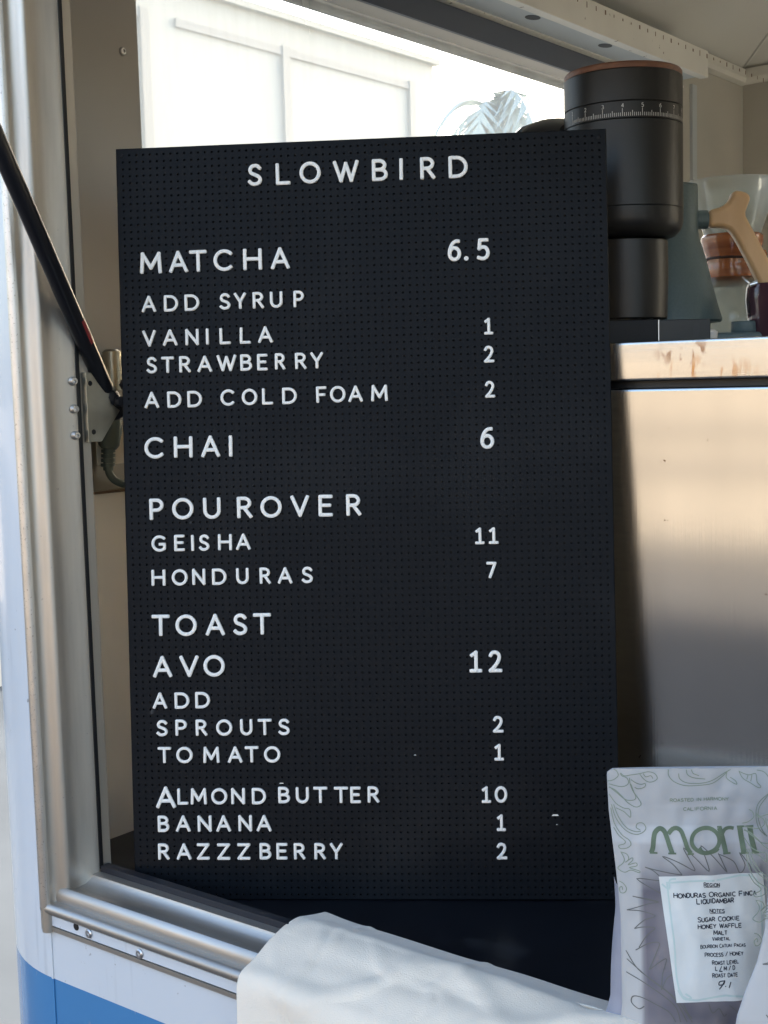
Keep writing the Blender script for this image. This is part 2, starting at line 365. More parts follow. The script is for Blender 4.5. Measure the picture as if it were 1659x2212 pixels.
# screws
def disc(c, ax, r, h, n=18, hole=True):
    c, ax = Vector(c), Vector(ax).normalized(); a = ax.orthogonal().normalized(); b = ax.cross(a)
    prof = [(r, 0), (r * .98, h * .5), (r * .75, h), (r * .42, h * 1.02), (r * .36, h * .4), (0.0001, h * .35)] if hole else [(r, 0), (r * .95, h * .6), (r * .6, h), (0.0001, h * 1.1)]
    v = []; f = []; k = len(prof)
    for i in range(n):
        q = 2 * math.pi * i / n
        for rr, hh in prof: v.append(c + (a * math.cos(q) + b * math.sin(q)) * rr + ax * hh)
    for i in range(n):
        for j in range(k - 1): f.append((i * k + j, ((i + 1) % n) * k + j, ((i + 1) % n) * k + j + 1, i * k + j + 1))
    return v, f
for x, z in ((-1.195, z0 - .0465), (-1.107, z0 - .0485), (-.75, z0 - .0475), (-.45, z0 - .0475)):
    T(MB().add(*disc((x, .9463, z), (0, -1, 0), .0058, .0025)), 'screw', 'screw', smooth=True)
T(MB().add(*disc((-1.2185, .9462, z0 - .0440), (0, -1, 0), .0048, .0006, hole=False)), 'screw_hole', 'rubber')
for z in (1.612, 1.579, 1.548):
    T(MB().add(*disc((XJ - .0005, .9985, z), (1, -.15, 0), .0052, .006)), 'screw', 'screw', smooth=True)

# --- serving hatch held up over the window, and its gas strut
hy = lambda y: 2.215 + (.95 - y) * .55
m = MB(); v = [(x, y, hy(y) + d) for x in (-1.32, 1.3) for y in (.94, .20) for d in (0, .035)]
m.add(v, [(0, 1, 3, 2), (4, 6, 7, 5), (0, 4, 5, 1), (2, 3, 7, 6), (0, 2, 6, 4), (1, 5, 7, 3)]); T(m, 'serving_hatch', 'white', bevel=.004)
P0 = Vector((-1.2455, 1.052, 1.600)); P1 = Vector((-1.195, .905, 1.8105)); dv = (P1 - P0).normalized(); P2 = P0 + dv * 1.07
gs = T(MB().tube([P0 + dv * .0, P0 + dv * .004, P0 + dv * .55, P0 + dv * .554], [.0088, .0106, .0106, .008], 22), 'gas_strut', 'gas', smooth=True)
T(MB().tube([P0 + dv * .55, P2], .005, 14), 'strut_rod', 'screw', gs, smooth=True)
sd_ = dv.cross(Vector((1, 0, 0))).normalized()
m = MB().tube([P0 - dv * .040, P0 - dv * .036, P0 - dv * .012, P0 - dv * .004, P0 + dv * .001], [.0085, .0130, .0135, .0115, .0075], 12)
T(m, 'ball_socket', 'plast', gs, smooth=True)
m = MB().tube([P0 - dv * .017 + Vector((-.012, 0, 0)), P0 - dv * .017 + Vector((.020, 0, 0))], .0062, 14); T(m, 'ball_stud', 'gas', gs, smooth=True)
m = MB().lathe([(.0001, -.007), (.005, -.0055), (.0075, 0), (.005, .0055), (.0001, .007)], (-1.2335, 1.0725, 1.6065), 14); T(m, 'locking_knob', 'gas', gs, smooth=True)
# red warning label wrapped on the tube
m = MB(); ax = dv; e1 = ax.cross(Vector((0, 0, 1))).normalized(); e2 = ax.cross(e1)
side = r2 - ax * r2.dot(ax); side.normalize(); fr_ = ax.cross(side)
v = []; f = []
for i, t in enumerate((.070, .072, .100, .102)):
    for j, a in enumerate(np.linspace(R(-35), R(25), 8)):
        v.append(P0 + ax * t + (side * math.cos(a) + fr_ * math.sin(a)) * .0109)
for i in range(3):
    for j in range(7): f.append((i * 8 + j, i * 8 + j + 1, (i + 1) * 8 + j + 1, (i + 1) * 8 + j))
T(m.add(v, f), 'warning_label', 'red', gs, smooth=True)
# zinc mounting plate (faces +X) with a bright turned flange
v2 = [(1.012, 1.622), (1.026, 1.622), (1.062, 1.602), (1.066, 1.575), (1.036, 1.539), (1.012, 1.539)]
m = MB().extrude(v2, (-1.2402, 0, 0), (-1.2378, 0, 0), (0, 1, 0), (0, 0, 1)); pl = T(m, 'mounting_plate', 'zinc', bevel=.0006)
m = MB().box(-1.2378, -1.230, 1.0095, 1.0118, 1.539, 1.622); m.build('plate_flange', 'zinc', pl, bevel=.0005)
for y, z in ((1.022, 1.609), (1.024, 1.551)):
    MB().add(*disc((-1.2378, y, z), (1, 0, 0), .0032, .0006, hole=False)).build('screw_hole', 'rubber', pl)

# --- interior shell
XC = -1.40; YB = 3.356
m = MB()
m.box(XC - .05, XC, 1.03, 1.267, 1.463, 2.395)                       # left of end window
m.box(XC - .05, XC, 2.95, YB, 1.30, 2.395)
m.box(XC - .05, XC, 1.267, 2.95, 2.233, 2.395)
T(m, 'end_wall', 'inner')
m = MB().box(XC - .05, XC, 1.03, 1.267, .5, 1.4615); m.box(XC - .05, XC, 1.267, YB, .5, 1.30); T(m, 'lower_wall_panel', 'inner_low')
m = MB().box(XC - .0, XC + .004, 1.03, 1.262, 1.4600, 1.4640); T(m, 'wall_trim', 'eave')
T(MB().add(*disc((XC, 1.2385, 2.0595), (1, 0, 0), .0060, .0035)), 'rivet', 'screw', smooth=True)
m = MB().box(XC, .50, YB, YB + .05, .5, 2.395); m.box(1.35, 1.62, YB, YB + .05, .5, 2.395); m.box(.50, 1.35, YB, YB + .05, 2.25, 2.395); bw = T(m, 'back_wall', 'back')  # unseen doorway gap on the right, added to let sunlight brighten the interior
m = MB().box(XC + .0005, XC + .004, 2.955, YB - .001, 1.5, 2.345); T(m, 'end_wall_cover', 'back')
m = MB().box(XC + .004, XC + .012, 3.03, 3.055, 1.5, 2.30); T(m, 'corner_trim', 'soffit')
m = MB()
for x in (-1.1,): m.box(x - .002, x + .002, YB - .0015, YB - .0005, 1.5, 2.35)
T(m, 'panel_seam', 'eave')
m = MB().box(1.62, 1.67, 1.0, YB, .5, 1.3).box(1.62, 1.67, 1.0, 1.27, 1.3, 2.395).box(1.62, 1.67, 2.95, YB, 1.3, 2.395).box(1.62, 1.67, 1.27, 2.95, 2.24, 2.395); T(m, 'far_end_wall', 'back')  # unseen window gap in this wall, added to bring sky light inside
m = MB().box(XC, 1.62, 1.012, 1.03, 2.12, 2.395); m.box(1.22, 1.62, 1.012, 1.03, .5, 2.12); m.box(XC, 1.22, 1.012, 1.03, .5, .97); m.box(XC, XJ - .010, 1.012, 1.03, .97, 2.12)
T(m, 'front_inner_wall', 'inner')
# window head, rail, soffit and beam along the end wall
m = MB().box(XC, XC + .006, 1.26, 2.96, 2.2335, 2.278); T(m, 'shaded_window_head', 'darkgrey')  # head strip with the shade under the rail painted into its dark colour
m = MB().box(XC - .002, XC + .022, 1.05, 2.96, 2.2785, 2.2830); T(m, 'rail', 'beam')
m = MB().box(XC + .022, -1.308, 1.05, 2.893, 2.2815, 2.30); sf = T(m, 'soffit', 'soffit')
for y in (2.2, 2.485, 1.9, 1.6):
    v = [(-1.331 + .013 * math.cos(a), y + .019 * math.sin(a), 2.2808) for a in np.linspace(0, 2 * math.pi, 20, endpoint=False)]
    v2_ = [(p[0], p[1], 2.2812) for p in v]
    MB().add(v + v2_, [tuple(range(20)), tuple(range(20, 40))] + [(i, (i + 1) % 20, 20 + (i + 1) % 20, 20 + i) for i in range(20)]).build('soffit_hole', 'rubber', sf)
m = MB().box(-1.308, -1.286, 1.05, 2.893, 2.276, 2.335); T(m, 'ceiling_beam', 'beam', bevel=.002)
m = MB().box(-1.3078, -1.292, 2.894, YB - .005, 2.318, 2.352); T(m, 'crown_rail', 'beam', bevel=.002) if False else None
# crown rails along end and back wall
pr = [(0, 0), (.018, .004), (.022, .014), (.018, .038), (0, .042)]
m = MB().extrude(pr, (XC, 2.894, 2.347), (XC, YB - .0, 2.347), (1, 0, 0), (0, 0, 1)); T(m, 'crown_rail', 'beam')
m = MB().extrude(pr, (XC, YB, 2.349), (1.62, YB, 2.349), (0, -1, 0), (0, 0, 1)); T(m, 'crown_rail', 'beam')
# vaulted ceiling: coved hips rising from both walls
zc, zt, cv = 2.389, 2.62, .55
m = MB().add([(XC, 1.01, zc), (XC, YB, zc), (XC + cv, YB - cv, zt), (XC + cv, 1.01, zt), (1.62, YB, zc), (1.62, YB - cv, zt), (1.62, 1.01, zt)],
             [(0, 3, 2, 1), (1, 2, 5, 4), (3, 6, 5, 2)]); T(m, 'ceiling', 'ceil')
cr = [(XC, YB, zc), (XC + cv, YB - cv, zt)]
T(MB().tube([Vector(cr[0]) - Vector((0, 0, .001)), Vector(cr[1]) - Vector((0, 0, .001))], .004, 8), 'ceiling_seam', 'ceil')
# dark rivets on the beam and crown
rv = MB()
random.seed(9)
for i in range(46):
    y = 1.55 + i * .037
    for dz in (.0,):
        h = random.uniform(.004, .012); w_ = random.uniform(.002, .005)
        rv.box(-1.286, -1.2855, y, y + w_, 2.3225 - h * .5, 2.3225 + h * .5)
rvo = T(rv, 'rail_slot', 'eave'); rvo['kind'] = 'stuff'
# end window: frame + pane
wf = T(MB().box(XC - .05, XC - .03, 1.267, 1.275, 1.30, 2.233).box(XC - .05, XC - .03, 2.94, 2.95, 1.30, 2.233).box(XC - .05, XC - .03, 1.275, 2.94, 1.30, 1.31), 'end_window_frame', 'darkgrey')
MB().add([(XC - .04, 1.275, 1.31), (XC - .04, 2.94, 1.31), (XC - .04, 2.94, 2.233), (XC - .04, 1.275, 2.233)], [(0, 1, 2, 3)]).build('window_pane', 'pane', wf)
# counter inside the window
m = MB().box(XC + .001, 1.6, 1.0305, 1.405, .945, .979); T(m, 'counter_top', 'counter', bevel=.002)
m = MB().box(XJ + .003, 1.2, 1.0165, 1.0300, .945, .979); T(m, 'counter_edge', 'counter')
# outlet cover with conduit
ob = T(MB().box(XC + .0, XC + .013, 1.128, 1.300, 1.4645, 1.648), 'outlet_cover', 'coverbox', bevel=.002)
MB().tube([(XC + .02, 1.178, 1.600), (XC + .02, 1.178, 1.652), (XC + .02, 1.178, 1.655)], [.0125, .0125, .009], 18).build('conduit', 'zinc', ob, smooth=True)
MB().box(XC + .013, XC + .0145, 1.150, 1.215, 1.500, 1.575).build('socket_plate', 'beam', ob)

# ---- power cord with plug
pc = thing('power_cord', 'grey green power cord plugged into the outlet behind the menu board', 'power cord', (XC + .03, 1.159, 1.54))
off = Vector((XC + .03, 1.17, 1.54))
def P(mb, name, m, **k):
    o = mb.build(name, m, pc, **k); o.location = -off; return o
m = MB().tube([(XC + .028, 1.176, 1.580), (XC + .028, 1.175, 1.574), (XC + .030, 1.172, 1.55), (XC + .030, 1.169, 1.527), (XC + .03, 1.168, 1.522)], [.010, .0155, .0165, .014, .010], 20); P(m, 'plug', 'cord', smooth=True)
m = MB()
for k in range(4): m.tube([(XC + .03, 1.1675 - .0006 * k, 1.5215 - .0062 * k), (XC + .03, 1.1675 - .0006 * k, 1.5172 - .0062 * k)], .0095, 16)
m.tube([(XC + .03, 1.1678, 1.523), (XC + .03, 1.166, 1.493)], .007, 16); P(m, 'strain_relief', 'cord', smooth=True)
pts = crom([(XC + .03, 1.166, 1.497), (XC + .031, 1.167, 1.489), (XC + .034, 1.174, 1.479), (XC + .040, 1.190, 1.472), (XC + .05, 1.22, 1.467), (XC + .06, 1.27, 1.462), (XC + .06, 1.33, 1.40), (XC + .05, 1.36, 1.2), (XC + .05, 1.37, .982)], 6)
P(MB().tube(pts, .0052, 12), 'cable', 'cord', smooth=True)

# ================================================================= MENU BOARD
BO = Vector((-1.2015, 1.0238, .9792)); byaw, blean, brl = .59, .0788, .0022
bX = Vector((math.cos(byaw), math.sin(byaw), 0)); bN0 = Vector((-math.sin(byaw), math.cos(byaw), 0))
bZ = Vector((0, 0, 1)) * math.cos(blean) + bN0 * math.sin(blean)
bX, bZ = bX * math.cos(brl) + bZ * math.sin(brl), bZ * math.cos(brl) - bX * math.sin(brl)
bN = bZ.cross(bX)                                  # points away from the viewer
mb_ = thing('menu_board', 'black pegged letter board with the white coffee and toast price list', 'menu board')
mb_.matrix_world = Matrix.Translation(BO) @ Matrix((bX, bN, bZ)).transposed().to_4x4()   # local x right, y back, z up (metres)
BW, BH, TH = .588, .914, .008
pitch, cols, rows = .0084, 69, 108
mx0 = (BW - cols * pitch) / 2; mz0 = (BH - rows * pitch) / 2 - .0008
nx, nz = 2 * cols + 1, 2 * rows + 1
gx = mx0 + np.arange(nx) * pitch / 2; gz = mz0 + np.arange(nz) * pitch / 2
GX, GZ = np.meshgrid(gx, gz, indexing='ij')
base = np.stack([GX.ravel(), np.zeros(nx * nz), GZ.ravel()], 1)
ci, cj = np.meshgrid(np.arange(cols), np.arange(rows), indexing='ij'); ci = ci.ravel(); cj = cj.ravel(); nc = len(ci)
cxs = mx0 + (ci + .5) * pitch; czs = mz0 + (cj + .5) * pitch
offs = [(2, 1), (2, 2), (1, 2), (0, 2), (0, 1), (0, 0), (1, 0), (2, 0)]
outer = np.stack([(2 * ci + a) * nz + 2 * cj + b for a, b in offs], 1)
ang = np.arange(8) * math.pi / 4; hr = .00142
ring0 = np.stack([np.stack([cxs + hr * math.cos(a), np.zeros(nc), czs + hr * math.sin(a)], 1) for a in ang], 1).reshape(-1, 3)
ring1 = ring0.copy(); ring1[:, 1] = .0045
nb0 = len(base); r0 = nb0 + np.arange(nc * 8).reshape(nc, 8); r1 = nb0 + nc * 8 + np.arange(nc * 8).reshape(nc, 8)
V = np.concatenate([base, ring0, ring1]); F4 = []; MI = []
for k in range(8):
    k2 = (k + 1) % 8
    F4.append(np.stack([outer[:, k], outer[:, k2], r0[:, k2], r0[:, k]], 1)); MI.append(np.zeros(nc, int))
    F4.append(np.stack([r0[:, k], r0[:, k2], r1[:, k2], r1[:, k]], 1)); MI.append(np.ones(nc, int))
F4 = np.concatenate(F4); MI = np.concatenate(MI)
faces = F4.tolist() + r1.tolist(); mi = MI.tolist() + [1] * nc
# margins, sides and back of the panel
ex = [0, gx[0], gx[-1], BW]; ez = [0, gz[0], gz[-1], BH]
k0 = len(V); ev = []
e = .0012
for (x0, x1, z0_, z1_) in ((e, gx[0], e, BH - e), (gx[-1], BW - e, e, BH - e), (gx[0], gx[-1], e, gz[0]), (gx[0], gx[-1], gz[-1], BH - e)):
    b = k0 + len(ev); ev += [(x0, 0, z0_), (x1, 0, z0_), (x1, 0, z1_), (x0, 0, z1_)]; faces.append([b, b + 1, b + 2, b + 3]); mi.append(0)
b = k0 + len(ev)
ev += [(e, 0, e), (BW - e, 0, e), (BW - e, 0, BH - e), (e, 0, BH - e), (0, e, 0), (BW, e, 0), (BW, e, BH), (0, e, BH), (0, TH, 0), (BW, TH, 0), (BW, TH, BH), (0, TH, BH)]
for i in range(4):
    j = (i + 1) % 4; faces += [[b + i, b + j, b + 4 + j, b + 4 + i], [b + 4 + i, b + 4 + j, b + 8 + j, b + 8 + i]]; mi += [0, 0]
faces.append([b + 8, b + 9, b + 10, b + 11]); mi.append(0)
me = bpy.data.meshes.new('panel'); me.from_pydata(np.concatenate([V, np.array(ev)]).tolist(), [], faces)
me.materials.append(MT['board']); me.materials.append(MT['hole']); me.polygons.foreach_set('material_index', mi)
pan = bpy.data.objects.new('panel', me); COL.objects.link(pan); pan.parent = mb_
MB().box(.003, BW - .003, TH + .0004, TH + .0060, .0008, BH - .003).build('backing_board', 'pine', mb_)
for x, z in ((.0065, BH - .0085), (BW - .009, BH - .010), (.0065, .009), (BW - .009, .009)):
    MB().add(*disc((x, -.0002, z), (0, -1, 0), .0026, .0008)).build('screw', 'plast', mb_, smooth=True)

# ---- stroke letters
D_ = lambda y0, y1, x=.45: [(0, y1), (x, y1)] + [(x + (1 - x) * math.cos(R(a)), (y0 + y1) / 2 + (y1 - y0) / 2 * math.sin(R(a))) for a in range(80, -81, -10)] + [(x, y0), (0, y0)]
GL = {
 'A': [[(0, 0), (.5, 1)], [(.5, 1), (1, 0)], [(.17, .31), (.83, .31)]],
 'B': [[(0, 0), (0, 1)], [(0, 1), (.42, 1)] + arc(.45, .76, .45, .24, 80, -80) + [(.42, .52), (0, .52)], [(.42, .52)] + arc(.5, .26, .5, .26, 80, -80) + [(.45, 0), (0, 0)]],
 'C': [arc(.60, .5, .60, .5, 47, 313, 26)],
 'D': [[(0, 0), (0, 1)], [(0, 1), (.35, 1)] + arc(.40, .5, .60, .5, 84, -84, 20) + [(.35, 0), (0, 0)]],
 'E': [[(0, 0), (0, 1)], [(0, 1), (1, 1)], [(0, .52), (.86, .52)], [(0, 0), (1, 0)]],
 'F': [[(0, 0), (0, 1)], [(0, 1), (1, 1)], [(0, .50), (.86, .50)]],
 'G': [arc(.56, .5, .56, .5, 48, 300, 24) + [(.97, .13), (.97, .44)], [(.97, .45), (.58, .45)]],
 'H': [[(0, 0), (0, 1)], [(1, 0), (1, 1)], [(0, .52), (1, .52)]],
 'I': [[(.5, 0), (.5, 1)]],
 'K': [[(0, 0), (0, 1)], [(.95, 1), (0, .42)], [(.3, .60), (1, 0)]],
 'L': [[(0, 1), (0, 0)], [(0, 0), (1, 0)]],
 'M': [[(0, 0), (.05, 1)], [(.05, 1), (.5, .22)], [(.5, .22), (.95, 1)], [(.95, 1), (1, 0)]],
 'N': [[(0, 0), (0, 1)], [(0, 1), (1, 0)], [(1, 0), (1, 1)]],
 'O': [arc(.5, .5, .5, .5, 90, 450, 36)],
 'P': [[(0, 0), (0, 1)], [(0, 1), (.45, 1)] + arc(.48, .725, .52, .275, 82, -82) + [(.45, .45), (0, .45)]],
 'Q': [arc(.5, .5, .5, .5, 90, 450, 36), [(.6, .22), (1, -.06)]],
 'R': [[(0, 0), (0, 1)], [(0, 1), (.42, 1)] + arc(.46, .745, .46, .255, 82, -82) + [(.42, .49), (0, .49)], [(.45, .49), (1, 0)]],
 'S': [crom([(.93, .86), (.74, .97), (.48, 1), (.2, .94), (.06, .77), (.17, .60), (.48, .51), (.80, .41), (.97, .25), (.84, .07), (.50, 0), (.22, .03), (0, .14)], 4)],
 'T': [[(.5, 0), (.5, 1)], [(0, 1), (1, 1)]],
 'U': [[(0, 1), (0, .40)] + arc(.5, .38, .5, .38, 180, 360, 16) + [(1, .40), (1, 1)]],
 'V': [[(0, 1), (.5, 0)], [(.5, 0), (1, 1)]],
 'W': [[(0, 1), (.27, 0)], [(.27, 0), (.5, .92)], [(.5, .92), (.73, 0)], [(.73, 0), (1, 1)]],
 'Y': [[(0, 1), (.5, .43)], [(1, 1), (.5, .43)], [(.5, .43), (.5, 0)]],
 'Z': [[(0, 1), (1, 1)], [(1, 1), (0, 0)], [(0, 0), (1, 0)]],
 '0': [arc(.5, .5, .5, .5, 90, 450, 32)],
 '1': [[(.12, .84), (.56, 1)], [(.56, 1), (.56, 0)], [(.06, 0), (1, 0)]],
 '2': [crom([(.06, .82), (.22, .96), (.48, 1), (.78, .92), (.88, .72), (.74, .48), (.42, .22), (.04, 0)], 4), [(.04, 0), (1, 0)]],
 '5': [[(.86, 1), (.20, 1)], [(.20, 1), (.12, .54)], crom([(.12, .54), (.40, .62), (.74, .58), (.95, .34), (.82, .10), (.45, 0), (.04, .06)], 4)],
 '6': [crom([(.88, .98), (.60, .97), (.30, .82), (.08, .52), (.06, .30)], 4), arc(.5, .31, .46, .31, 90, 450, 28)],
 '7': [[(0, 1), (1, 1)], [(1, 1), (.30, 0)]],
 '9': [arc(.5, .69, .46, .31, 90, 450, 24), crom([(.95, .7), (.90, .45), (.70, .15), (.50, 0)], 4)],
 '/': [[(0, -.05), (1, 1.05)]],
 '3': [crom([(.08, .9), (.45, 1), (.85, .85), (.8, .62), (.45, .53)], 4), crom([(.45, .53), (.88, .42), (.95, .18), (.5, 0), (.04, .08)], 4)],
 '4': [[(.75, 0), (.75, 1)], [(.75, 1), (0, .3)], [(0, .3), (1, .3)]],
 '8': [arc(.5, .76, .4, .24, 90, 450, 20), arc(.5, .27, .5, .27, 90, 450, 20)],
}
def ribbon(mb, p, r, prof, fn, cap=True, mi=0):
    """stroke of half width r along 2-D polyline p; prof = [(across, height)]; fn(x, y, h) -> 3-D point"""
    q = [np.array(p[0], float)]
    for a in p[1:]:
        a = np.array(a, float)
        if np.linalg.norm(a - q[-1]) > r * .04: q.append(a)
    if len(q) < 2: return
    closed = np.linalg.norm(q[0] - q[-1]) < r * .2
    if closed: q = q[:-1]
    n = len(q); secs = []
    for i in range(n):
        a = q[i] - q[i - 1] if (i > 0 or closed) else q[1] - q[0]
        b = q[(i + 1) % n] - q[i] if (i < n - 1 or closed) else q[i] - q[i - 1]
        a = a / np.linalg.norm(a); b = b / np.linalg.norm(b); t = a + b; t = t / max(np.linalg.norm(t), .2); nn = np.array((-t[1], t[0]))
        k = 1 / max(.55, float(np.dot(t, a)))
        secs.append((q[i], nn * k, 1.0, 1.0))
    if cap and not closed:
        t0 = q[0] - q[1]; t0 = t0 / np.linalg.norm(t0); t1 = q[-1] - q[-2]; t1 = t1 / np.linalg.norm(t1)
        n0 = secs[0][1]; n1 = secs[-1][1]
        pre = [(q[0] + t0 * r * e_, n0, w_, h_) for e_, w_, h_ in ((.92, .55, .05), (.86, .72, .7), (.55, .93, 1.0))]
        post = [(q[-1] + t1 * r * e_, n1, w_, h_) for e_, w_, h_ in ((.55, .93, 1.0), (.86, .72, .7), (.92, .55, .05))]
        secs = pre + secs + post
    m = len(prof); v = []
    for c, nn, ws, hs in secs:
        for a, h in prof:
            xy = c + nn * (a * r * ws); v.append(fn(xy[0], xy[1], h * hs))
    k = len(secs); f = []
    for i in range(k if closed else k - 1):
        i2 = (i + 1) % k
        for j in range(m - 1): f.append((i * m + j, i * m + j + 1, i2 * m + j + 1, i2 * m + j))
    if not closed: f.append(tuple(range(m))); f.append(tuple((k - 1) * m + j for j in range(m))[::-1])
    mb.add(v, f, mi)
PROF3 = [(-1, 0), (-1, .62), (-.93, .85), (-.74, .98), (0, 1.0), (.74, .98), (.93, .85), (1, .62), (1, 0)]
def letter_mesh(ch, x0, x1, yb, cap, r, fn, prof=PROF3, hgt=.0026):
    mb = MB()
    if ch == '.':
        c = ((x0 + x1) / 2, yb + r * 1.1)
        ribbon(mb, arc(c[0], c[1], r * .55, r * .55, 0, 360, 16), r * .56, prof, lambda x, y, h: fn(x, y, h * hgt)); 
        ribbon(mb, [(c[0] - r * .5, c[1]), (c[0] + r * .5, c[1])], r * .5, prof, lambda x, y, h: fn(x, y, h * hgt * .99)); return mb
    for i, s in enumerate(GL[ch]):
        p = [(x0 + r + (x1 - x0 - 2 * r) * a if x1 - x0 > 2 * r else (x0 + x1) / 2, yb + r + (cap - 2 * r) * b) for a, b in s]
        hh = hgt - i * .00006
        ribbon(mb, p, r, prof, lambda x, y, h: fn(x, y, h * hh))
    return mb
LINES = [
('slowbird', 'L', 862.5, [('S', 160.8, 178.6), ('L', 194.7, 212.5), ('O', 223.4, 249.2), ('W', 263.8, 295.0), ('B', 310.4, 329.5), ('I', 342.7, 348.2), ('R', 367.9, 386.1), ('D', 401.6, 424.6)]),
('matcha', 'L', 762.0, [('M', 26.7, 53.4), ('A', 62.1, 85.3), ('T', 87.0, 109.1), ('C', 116.6, 139.7), ('H', 152.7, 175.7), ('A', 186.1, 209.3)]),
('six point five', 'L', 764.0, [('6', 398.0, 415.2), ('.', 418.0, 423.3), ('5', 432.3, 449.2)]),
('add', 'S', 715.6, [('A', 27.4, 45.2), ('D', 54.7, 72.3), ('D', 80.0, 98.2)]),
('syrup', 'S', 715.6, [('S', 122.7, 136.4), ('Y', 140.4, 155.5), ('R', 163.1, 176.9), ('U', 184.1, 199.5), ('P', 212.5, 225.4)]),
('vanilla', 'S', 674.1, [('V', 27.3, 44.1), ('A', 52.2, 70.4), ('N', 80.0, 96.5), ('I', 105.2, 108.6), ('L', 121.7, 135.4), ('L', 146.4, 160.1), ('A', 168.5, 186.5)]),
('one', 'S', 676.0, [('1', 439.1, 450.8)]),
('strawberry', 'S', 641.4, [('S', 31.5, 44.7), ('T', 49.4, 65.5), ('R', 71.6, 85.8), ('A', 93.9, 112.0), ('W', 117.5, 141.6), ('B', 146.2, 160.7), ('E', 166.7, 179.7), ('R', 188.3, 201.1), ('R', 212.7, 226.7), ('Y', 231.3, 247.0)]),
('two', 'S', 642.7, [('2', 438.4, 451.5)]),
('add', 'S', 599.3, [('A', 27.8, 46.0), ('D', 55.8, 73.4), ('D', 80.5, 98.6)]),
('cold', 'S', 600.0, [('C', 121.0, 137.9), ('O', 147.0, 166.1), ('L', 171.7, 185.3), ('D', 196.1, 214.1)]),
('foam', 'S', 600.4, [('F', 237.2, 250.0), ('O', 254.0, 272.9), ('A', 276.0, 293.7), ('M', 303.4, 323.6)]),
('two', 'S', 601.0, [('2', 438.9, 451.6)]),
('chai', 'L', 538.4, [('C', 26.2, 49.6), ('H', 62.4, 85.6), ('A', 95.8, 119.0), ('I', 129.0, 135.1)]),
('six', 'L', 540.3, [('6', 431.9, 449.7)]),
('pourover', 'L', 463.9, [('P', 30.4, 48.2), ('O', 58.4, 84.7), ('U', 96.5, 118.1), ('R', 137.9, 156.8), ('O', 166.4, 192.5), ('V', 203.1, 225.9), ('E', 236.9, 254.5), ('R', 270.4, 288.7)]),
('geisha', 'S', 425.5, [('G', 31.9, 50.2), ('E', 59.8, 72.9), ('I', 80.7, 84.3), ('S', 90.2, 103.5), ('H', 113.6, 130.8), ('A', 135.6, 153.7)]),
('eleven', 'S', 427.2, [('1', 423.2, 435.3), ('1', 439.4, 452.0)]),
('honduras', 'S', 384.0, [('H', 30.8, 48.1), ('O', 55.8, 75.5), ('N', 81.0, 97.2), ('D', 105.3, 123.1), ('U', 134.8, 150.3), ('R', 163.4, 177.1), ('A', 185.5, 203.5), ('S', 214.6, 228.6)]),
('seven', 'S', 386.0, [('7', 436.4, 448.8)]),
('toast', 'L', 322.6, [('T', 29.3, 52.1), ('O', 58.8, 85.2), ('A', 95.9, 119.6), ('S', 129.7, 147.3), ('T', 153.9, 176.4)]),
('avo', 'L', 272.5, [('A', 29.6, 53.4), ('V', 62.6, 86.4), ('O', 92.0, 118.4)]),
('twelve', 'L', 273.8, [('1', 413.1, 429.4), ('2', 436.3, 453.4)]),
('add', 'S', 234.1, [('A', 28.3, 46.3), ('D', 55.4, 73.7), ('D', 80.8, 99.1)]),
('sprouts', 'S', 200.8, [('S', 32.1, 46.4), ('P', 55.6, 69.8), ('R', 80.6, 94.8), ('O', 105.7, 125.6), ('U', 135.1, 150.4), ('T', 156.5, 174.0), ('S', 181.7, 196.1)]),
('two', 'S', 201.6, [('2', 440.0, 453.4)]),
('tomato', 'S', 167.5, [('T', 32.7, 49.6), ('O', 55.7, 76.1), ('M', 88.9, 109.1), ('A', 119.1, 137.3), ('T', 139.9, 157.1), ('O', 163.5, 183.7)]),
('one', 'S', 167.9, [('1', 440.7, 453.1)]),
('almond', 'S', 116.8, [('A', 29.3, 53.8), ('L', 55.8, 69.3), ('M', 72.1, 92.1), ('O', 97.5, 117.4), ('N', 122.1, 139.1), ('D', 147.4, 164.9)]),
('butter', 'S', 117.9, [('B', 179.6, 194.1), ('U', 201.2, 217.2), ('T', 222.3, 239.9), ('T', 247.3, 264.9), ('E', 267.3, 280.3), ('R', 288.3, 302.6)]),
('ten', 'S', 117.2, [('1', 424.5, 436.7), ('0', 440.8, 456.0)]),
('banana', 'S', 83.7, [('B', 30.7, 45.0), ('A', 53.0, 71.3), ('N', 80.0, 97.3), ('A', 102.8, 121.0), ('N', 130.1, 146.9), ('A', 152.4, 170.8)]),
('one', 'S', 83.3, [('1', 441.9, 453.7)]),
('razzzberry', 'S', 49.5, [('R', 30.2, 44.5), ('A', 53.1, 71.4), ('Z', 78.1, 94.0), ('Z', 103.1, 119.2), ('Z', 127.9, 144.1), ('B', 155.2, 169.7), ('E', 175.8, 189.5), ('R', 197.1, 211.2), ('R', 222.1, 236.1), ('Y', 241.1, 256.7)]),
('two', 'S', 49.4, [('2', 441.4, 454.6)]),
]
random.seed(21)
